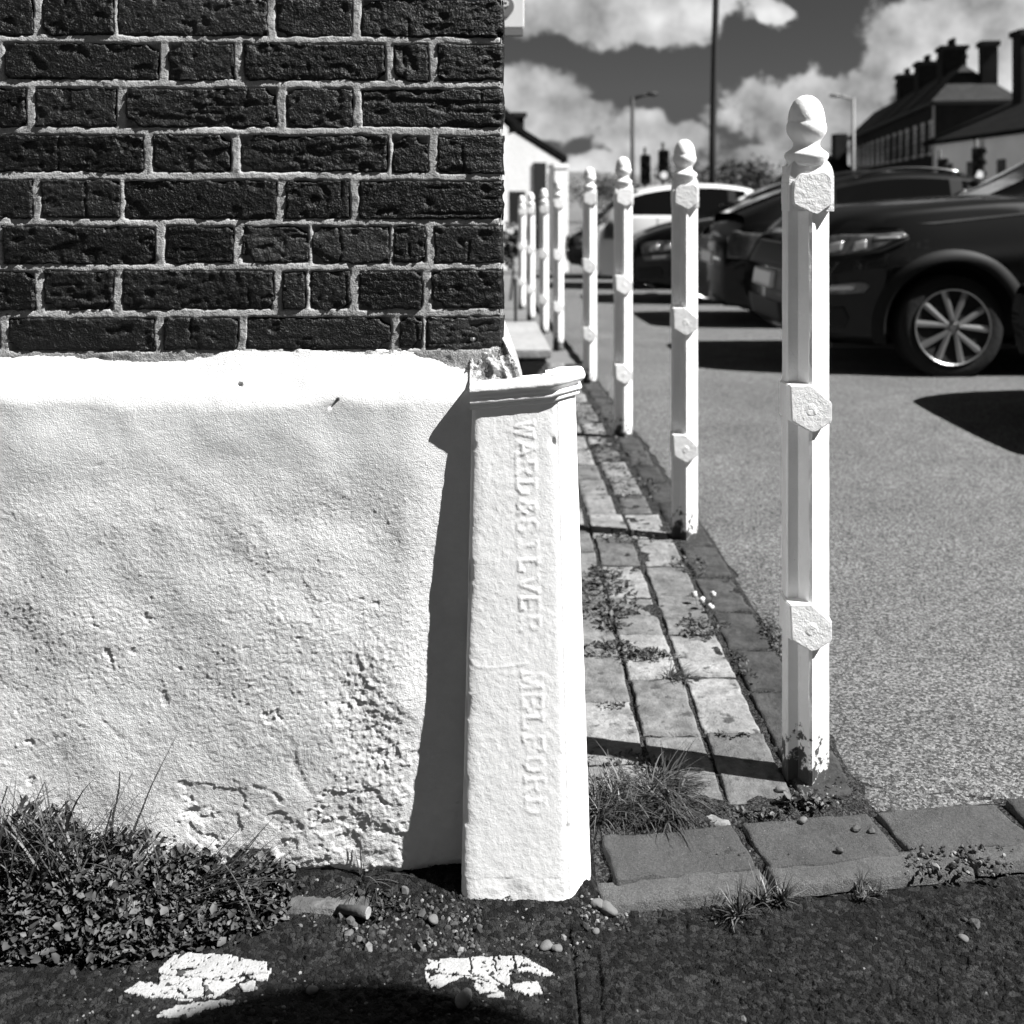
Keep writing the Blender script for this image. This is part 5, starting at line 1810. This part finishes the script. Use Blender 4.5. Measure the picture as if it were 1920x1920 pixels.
def terrace_house(label, hip=False, stack=True):
    h = empty('terraced_house', (0, 0, 0), label, 'house', RZ, 'terrace of dark brick houses')
    W_, De, E_, Rr = 8.4, 4.5, 7.45, 10.0
    # local: x into the house (away from the street), y along the terrace, facade at x=0
    bm = bmesh.new(); add_box(bm, 0, De, 0, W_, -.3, E_)
    obj('wall', bm_mesh('wall', bm), M['terrace'], h)
    e = .35
    if hip:
        apex = (De / 2, 3.2, Rr); apex2 = (De / 2, W_, Rr)
        rf = poly_obj('roof', [[(-e, W_, E_), (-e, -e, E_), apex, apex2], [(De + e, -e, E_), (De + e, W_, E_), apex2, apex]], M['slate'], h)
        poly_obj('hip', [[(-e, -e - .01, E_), (De + e, -e - .01, E_), (De / 2, 3.19, Rr)]], M['slate_lit'], h)
    else:
        rf = poly_obj('roof', [[(-e, 0, E_), (-e, W_, E_), (De / 2, W_, Rr), (De / 2, 0, Rr)], [(De + e, 0, E_), (De + e, W_, E_), (De / 2, W_, Rr), (De / 2, 0, Rr)]], M['slate'], h)
    box('gutter', -.45, -.2, -e if hip else 0.01, W_ - .01, E_ - .22, E_ - .04, M['black'], h)
    if hip:
        box('gutter', -.2, De + .4, -.45, -.2, E_ - .22, E_ - .04, M['black'], h)
    # chimney at the party wall
    cb = bmesh.new()
    y0 = 5.9
    add_box(cb, De / 2 - .75, De / 2 + .75, y0, y0 + 1.7, Rr - 1.0, Rr + 1.35)
    add_box(cb, De / 2 - .90, De / 2 + .90, y0 - .15, y0 + 1.85, Rr + 1.352, Rr + 1.60)
    add_box(cb, De / 2 - .82, De / 2 + .82, y0 - .07, y0 + 1.77, Rr + .75, Rr + .95)
    ch = obj('chimney', bm_mesh('chimney', cb), M['terrace'], h) if stack else cb.free()
    for k in range(4 if stack else 0):
        pb_ = bmesh.new(); add_lathe(pb_, [(.16, 0), (.13, .4), (.17, .42), (.17, .5)], 12, 'z', (De / 2, y0 + .25 + k * .4, Rr + 1.6))
        obj('chimney_pot', bm_mesh('chimney_pot', pb_), M['terrace'], ch)
    for row, (z0, z1) in enumerate(((1.0, 2.9), (4.4, 6.2))):
        for k, yc in enumerate((1.5, 4.2, 6.9)):
            if row == 0 and k == 1:
                fr = box('door', -.04, .05, yc - .5, yc + .5, 0, 2.3, M['black'], h)
                continue
            wn = box('window', -.03, .05, yc - .55, yc + .55, z0, z1, M['pane'], h)
            wb_ = bmesh.new(); add_box(wb_, -.06, -.032, yc - .02, yc + .02, z0, z1); add_box(wb_, -.06, -.032, yc - .55, yc + .55, (z0 + z1) / 2 - .025, (z0 + z1) / 2 + .025)
            obj('sash_bars', bm_mesh('sash_bars', wb_), M['lintel'], wn)
            box('sill', -.12, .0, yc - .68, yc + .68, z0 - .16, z0 - .003, M['lintel'], wn)
            box('lintel', -.05, .0, yc - .62, yc + .62, z1 + .003, z1 + .22, M['lintel'], wn)
    return h


hh = terrace_house('end house of the dark brick terrace, with hipped roof above the white cottage', True)
hh.location = T0
for nm in ('end',):
    wn = box('side_window', 1.6, 2.7, -.03, .05, 4.4, 6.0, M['pane'], hh)
ch2 = bmesh.new()
add_box(ch2, 2.9, 3.8, 1.2, 2.2, 8.2, 10.9); add_box(ch2, 2.77, 3.93, 1.07, 2.33, 10.902, 11.2)
c2 = obj('chimney', bm_mesh('chimney', ch2), M['terrace'], hh)
dp_ = bmesh.new(); add_tube(dp_, [(-.1, .25, 0), (-.1, .25, 7.2)], .07, n=8)
obj('drainpipe', bm_mesh('drainpipe', dp_), M['lintel'], hh)
h1 = terrace_house('second house of the dark brick terrace, next to the hipped end house')
labs = ['', 'third house along the dark brick terrace, counted from the hipped end', 'fourth house along the dark brick terrace, counted from the hipped end', 'fifth and farthest house of the dark brick terrace']
h3 = terrace_house(labs[2], False, False)
for k in range(1, 5):
    h = h1 if k == 1 else h3 if k == 3 else copy_tree(h1 if k == 2 else h3)
    h.location = T0 + D * 8.42 * k
    if k > 1: h['label'] = labs[k - 1]

# ---- the white cottage in front of it
ct = empty('white_cottage', (18.0, 30, -.5), 'long low white cottage with dark slate roof, in front of the dark terrace', 'cottage', R(-.6))
bm = bmesh.new(); add_prism(bm, [(0, -.3), (6.6, -.3), (6.6, 4.05), (3.3, 5.4), (0, 4.05)], 0, 17.2)
obj('wall', bm_mesh('wall', bm), M['wallg'], ct)
bm = bmesh.new(); add_prism(bm, [(-.45, 3.80), (3.3, 5.48), (7.05, 3.80), (7.05, 3.98), (3.3, 5.68), (-.45, 3.98)], -.35, 17.5)
obj('roof', bm_mesh('roof', bm), M['slate'], ct)
for yc in (1.5, 4.5, 7.6, 10.6, 13.4, 15.6):
    wn = box('window', -.04, .05, yc - .35, yc + .35, 1.2, 3.0, M['pane'], ct)
    box('sill', -.12, .0, yc - .45, yc + .45, 1.05, 1.197, M['lintel'], wn)
dp_ = bmesh.new(); add_tube(dp_, [(-.08, 12.2, 0), (-.08, 12.2, 3.8)], .05, n=8)
obj('drainpipe', bm_mesh('drainpipe', dp_), M['lintel'], ct)
bm = bmesh.new(); add_box(bm, 2.9, 4.0, 15.4, 16.3, 5.0, 8.3); add_box(bm, 2.8, 4.1, 15.3, 16.4, 8.302, 8.55)
obj('chimney', bm_mesh('chimney', bm), M['terrace'], ct)

# ---- two houses on the left beyond the corner
def left_house(px_e, py_e, Yn, slope, label, depth, width=7.0, chim=None, wm=M['wallw']):
    """gable end towards the camera; eaves corner at the given photo point"""
    xe, ze = WX(px_e, Yn), WZ(py_e, Yn)
    h = empty('white_house', (xe, Yn, gz(Yn)), label, 'house', R(9))
    ze -= gz(Yn)
    zr = ze + slope * width / 2
    x1 = -.22
    bm = bmesh.new(); add_prism(bm, [(x1, -.3), (x1, ze), (x1 - width / 2 + .2, zr - .1), (x1 - width, ze), (x1 - width, -.3)], .03, depth)
    obj('wall', bm_mesh('wall', bm), wm, h)
    bm = bmesh.new(); add_prism(bm, [(0, ze - .05), (-width / 2, zr), (-width, ze - .05), (-width, ze + .14), (-width / 2, zr + .2), (0, ze + .14)], 0, depth + .3)
    obj('roof', bm_mesh('roof', bm), M['slate'], h)
    for yc in (2.0, 4.6):
        if yc < depth - 1:
            box('window', x1 - .05, x1 + .04, yc - .4, yc + .4, .9, 2.0, M['pane'], h)
    if chim:
        bm = bmesh.new(); add_box(bm, chim[0], chim[1], 2.0, 2.9, ze, chim[2]); add_box(bm, chim[0] - .08, chim[1] + .08, 1.92, 2.98, chim[2] + .002, chim[2] + .15)
        obj('chimney', bm_mesh('chimney', bm), M['terrace'], h)
    return h, x1, ze


Y1 = 22.0
hA, xA, zA = left_house(974, 240, Y1, .86, 'white rendered house with steep dark roof edge, immediately beyond the brick corner', 8.0)
box('window', xA - .75, xA - .15, .00, .06, .9, 1.9, M['pane'], hA)
Y2 = 34.0
hB, xB, zB = left_house(1064, 302, Y2, .60, 'farther white cottage with low dark roof and square chimney, above the far posts', 9.0, 8.0, (-1.33, -1.02, WZ(222, Y2 + 2.4) - gz(Y2)))
box('door', xB - .85, xB - .45, -.02, .06, -.2, zB - .05, M['black'], hB)
box('window', xB - 1.6, xB - 1.1, .00, .06, .8, 1.8, M['pane'], hB)
bm = bmesh.new(); add_tube(bm, [(xB - .12, -.05, 0), (xB - .12, -.05, zB - .1)], .05, n=8)
obj('drainpipe', bm_mesh('drainpipe', bm), M['steel'], hB)
bm = bmesh.new(); add_tube(bm, [(xA - .16, -.05, 0), (xA - .16, -.05, zA - .1)], .05, n=8)
obj('drainpipe', bm_mesh('drainpipe', bm), M['lintel'], hA)
# white column in front of it
pc = empty('porch_column', (WX(1047, 20), 20, gz(20)), 'tall white column standing behind the fifth post, under the dark cottage roof', 'column', R(18))
box('column_shaft', -.145, .145, -.14, .14, -.1, WZ(318, 20) - gz(20), M['wallw'], pc, .02)
box('column_cap', -.158, .158, -.155, .155, WZ(318, 20) - gz(20) + .002, WZ(308, 20) - gz(20), M['wallw'], pc, .02)

# ---- lamps, pole, signals
def lamp_post(px, pytop, Yp, direction, arm, label, m):
    x = WX(px, Yp); zt = WZ(pytop, Yp); g0 = gz(Yp)
    lp = empty('street_lamp', (x, Yp, g0), label, 'street lamp')
    bm = bmesh.new(); add_tube(bm, [(0, 0, -.1), (0, 0, 1.4), (0, 0, 1.45), (0, 0, zt - g0)], .12, .085, 12)
    obj('pole', bm_mesh('pole', bm), m, lp, True)
    bm = bmesh.new(); add_tube(bm, [(0, 0, zt - g0 - .08), (direction * arm * .5, 0, zt - g0 + .07), (direction * arm * .78, 0, zt - g0 + .13)], .075, .06, 10)
    obj('arm', bm_mesh('arm', bm), m, lp, True)
    bm = bmesh.new(); bmesh.ops.create_icosphere(bm, subdivisions=3, radius=1, matrix=Matrix.Translation((direction * arm * .9, 0, zt - g0 + .13)) @ Matrix.Diagonal((arm * .28, .16, .11, 1)))
    obj('lantern', bm_mesh('lantern', bm), m, lp, True)


lamp_post(1186, 182, 48, 1, .95, 'street lamp with its arm pointing right, dark against cloud behind the third post', M['steel'])
lamp_post(1600, 184, 56, -1, 1.05, 'grey street lamp with its arm pointing left, before the dark terrace', M['steelg'])
tp_ = empty('tall_pole', (WX(1333, 19.3), 19.3, gz(19.3)), 'tall dark pole rising out of the picture between second and nearest posts', 'pole')
bm = bmesh.new(); add_tube(bm, [(0, 0, -.1), (.03, 0, 2.4), (.105, 0, 5.6), (.12, 0, 7.5)], .065, .05, 12)
obj('shaft', bm_mesh('shaft', bm), M['steel'], tp_, True)
bm = bmesh.new(); add_tube(bm, [(0, 0, -.1), (.0, 0, 1.25)], .10, .10, 12)
obj('base_sleeve', bm_mesh('base_sleeve', bm), M['steel'], tp_, True)


def signal(px, py0, py1, Yp, lit, label):
    x = WX(px, Yp); g0 = gz(Yp); z0, z1 = WZ(py1, Yp) - g0, WZ(py0, Yp) - g0
    s = empty('traffic_light', (x, Yp, g0), label, 'traffic light', 0, 'traffic lights on the road ahead')
    bm = bmesh.new(); add_tube(bm, [(0, .12, -.1), (0, .12, z1 + .25)], .055, n=10)
    obj('pole', bm_mesh('pole', bm), M['steel'], s, True)
    hw = (z1 - z0) * .17
    hd = box('head', -hw, hw, -.10, .06, z0, z1, M['black'], s, .03)
    n = 3
    for k in range(n):
        zc_ = z0 + (z1 - z0) * (k + .5) / n
        r_ = hw * .74
        bm = bmesh.new(); add_lathe(bm, [(r_, -.13), (r_ * .7, -.14), (.002, -.15)], 20, 'y', (0, 0, zc_))
        obj('signal_lens', bm_mesh('signal_lens', bm), M['lamp'] if (lit and k == 0) else M['black'], hd, True)
        bm = bmesh.new()
        for q in range(13):
            pass
        a0 = [bm.verts.new((hw * .9 * math.cos(t), -.105, zc_ + hw * .9 * math.sin(t))) for t in np.linspace(-.3, math.pi + .3, 14)]
        a1 = [bm.verts.new((hw * .9 * math.cos(t), -.30, zc_ + hw * .9 * math.sin(t))) for t in np.linspace(-.1, math.pi + .1, 14)]
        for i in range(13):
            bm.faces.new((a0[i], a0[i + 1], a1[i + 1], a1[i]))
        obj('hood', bm_mesh('hood', bm), M['black'], hd, True)


signal(1210, 290, 346, 36, False, 'dark traffic light with no lamp lit, left of the pair behind the second post')
signal(1244, 281, 338, 36, True, 'traffic light with bottom lamp lit, beside an unlit one left of the second post')
signal(1765, 297, 340, 34, True, 'traffic light with lit lamp in front of the left end of the white cottage')
signal(1833, 276, 338, 34, True, 'traffic light with lit lamp in front of the middle of the white cottage')

# ---- trees and hedges closing the road
def tree(px, Yp, ztop, wd, label, seed, trunk_h=None, n=1500, name='tree', cat='tree', size=None):
    rr = random.Random(seed)
    x = WX(px, Yp); g0 = gz(Yp)
    t = empty(name, (x, Yp, g0), label, cat, 0, 'trees closing the road')
    H = ztop - g0
    V, Q, T = [], [], []
    lobes = [(rr.uniform(-.75, .75) * wd, rr.uniform(-.4, .4) * wd, H * rr.uniform(.42, .80), rr.uniform(.24, .42) * wd) for _ in range(9)]
    lobes.append((0, 0, H * .72, wd * .45))
    s = size or H * .035
    for i in range(n):
        lx, ly, lz, lr = rr.choice(lobes)
        d_ = Vector((rr.gauss(0, 1), rr.gauss(0, 1), rr.gauss(0, 1))).normalized() * lr * rr.uniform(.55, 1.06)
        p = (lx + d_.x, ly + d_.y, min(lz + d_.z * .85, H * rr.uniform(.95, 1.0)))
        if p[2] < H * .12: continue
        leafpatch(V, Q, T, p, rr.uniform(0, 6.28), rr.uniform(-1, 1), rr.uniform(-1, 1), s * rr.uniform(.6, 1.5), rr.choice([.5, .7, 1, 1.4]), .8)
    obj('crown', npmesh('crown', np.array(V), np.array(Q), np.array(T)), M['tree'], t)
    bm = bmesh.new()
    add_tube(bm, [(0, 0, -.2), (.05, 0, H * .3), (-.05, .05, H * .65)], wd * .07, wd * .03, 8)
    for k in range(4):
        a = k * 1.6 + seed
        add_tube(bm, [(0, 0, H * .3), (math.cos(a) * wd * .3, math.sin(a) * wd * .3, H * .5), (math.cos(a) * wd * .5, math.sin(a) * wd * .5, H * .68)], wd * .03, wd * .012, 6)
    obj('trunk', bm_mesh('trunk', bm), M['bark'], t)
    return t


TR = [(1105, 75, 321, 2.6, 'low dark tree at the far end of the road, between fourth and third posts'), (1160, 70, 318, 2.6, 'dark tree at the far end of the road behind the third post'),
      (1290, 60, 296, 2.2, 'dark tree at the far end of the road behind the second post'), (1375, 66, 290, 2.6, 'dark tree right of the tall pole at the far end of the road'),
      (1425, 62, 286, 2.2, 'dark tree midway between the tall pole and the nearest post, far off'), (1470, 70, 292, 2.6, 'dark tree left of the nearest post head, far off')]
for i, (px, Yp, pyt, wd, lab) in enumerate(TR):
    tree(px, Yp, WZ(pyt, Yp), wd, lab, 70 + i)
hd = tree(955, 13.5, WZ(392, 13.5), .30, 'pale bushy shrub at the house side, left of the farthest post', 90, n=700, name='shrub', cat='shrub', size=.05)
hd['group'] = ''
del hd['group']

# a far house end left of the terrace
fh = empty('far_house', (WX(1572, 96), 96, -.52), 'far dark house with square chimney, left end of the dark terrace', 'house')
bm = bmesh.new(); add_prism(bm, [(-3.5, -.3), (2.5, -.3), (2.5, 3.0), (-.5, 5.0), (-3.5, 3.0)], 0, 9)
obj('wall', bm_mesh('wall', bm), M['terrace'], fh)
bm = bmesh.new(); add_prism(bm, [(-3.8, 2.9), (-.5, 5.15), (2.8, 2.9), (2.8, 3.1), (-.5, 5.4), (-3.8, 3.1)], -.2, 9.2)
obj('roof', bm_mesh('roof', bm), M['slate'], fh)
bm = bmesh.new(); add_box(bm, -.1, 1.0, .6, 1.8, 4.2, WZ(250, 96) + .52)
obj('chimney', bm_mesh('chimney', bm), M['terrace'], fh)

# low hills on the horizon
xs = np.linspace(-500, 700, 120); ys = np.linspace(380, 900, 12)
X, Y = np.meshgrid(xs, ys)
Z = -1 + 17 * np.sin(np.clip((Y - 380) / 520, 0, 1) * math.pi) * (0.75 + .5 * fbm(X * .006, Y * .006, 3, 9))
o = obj('hills', npmesh('hills', np.stack([X, Y, Z], -1).reshape(-1, 3), gridfaces(*X.shape)), M['hill']); tag(o, kind='structure')
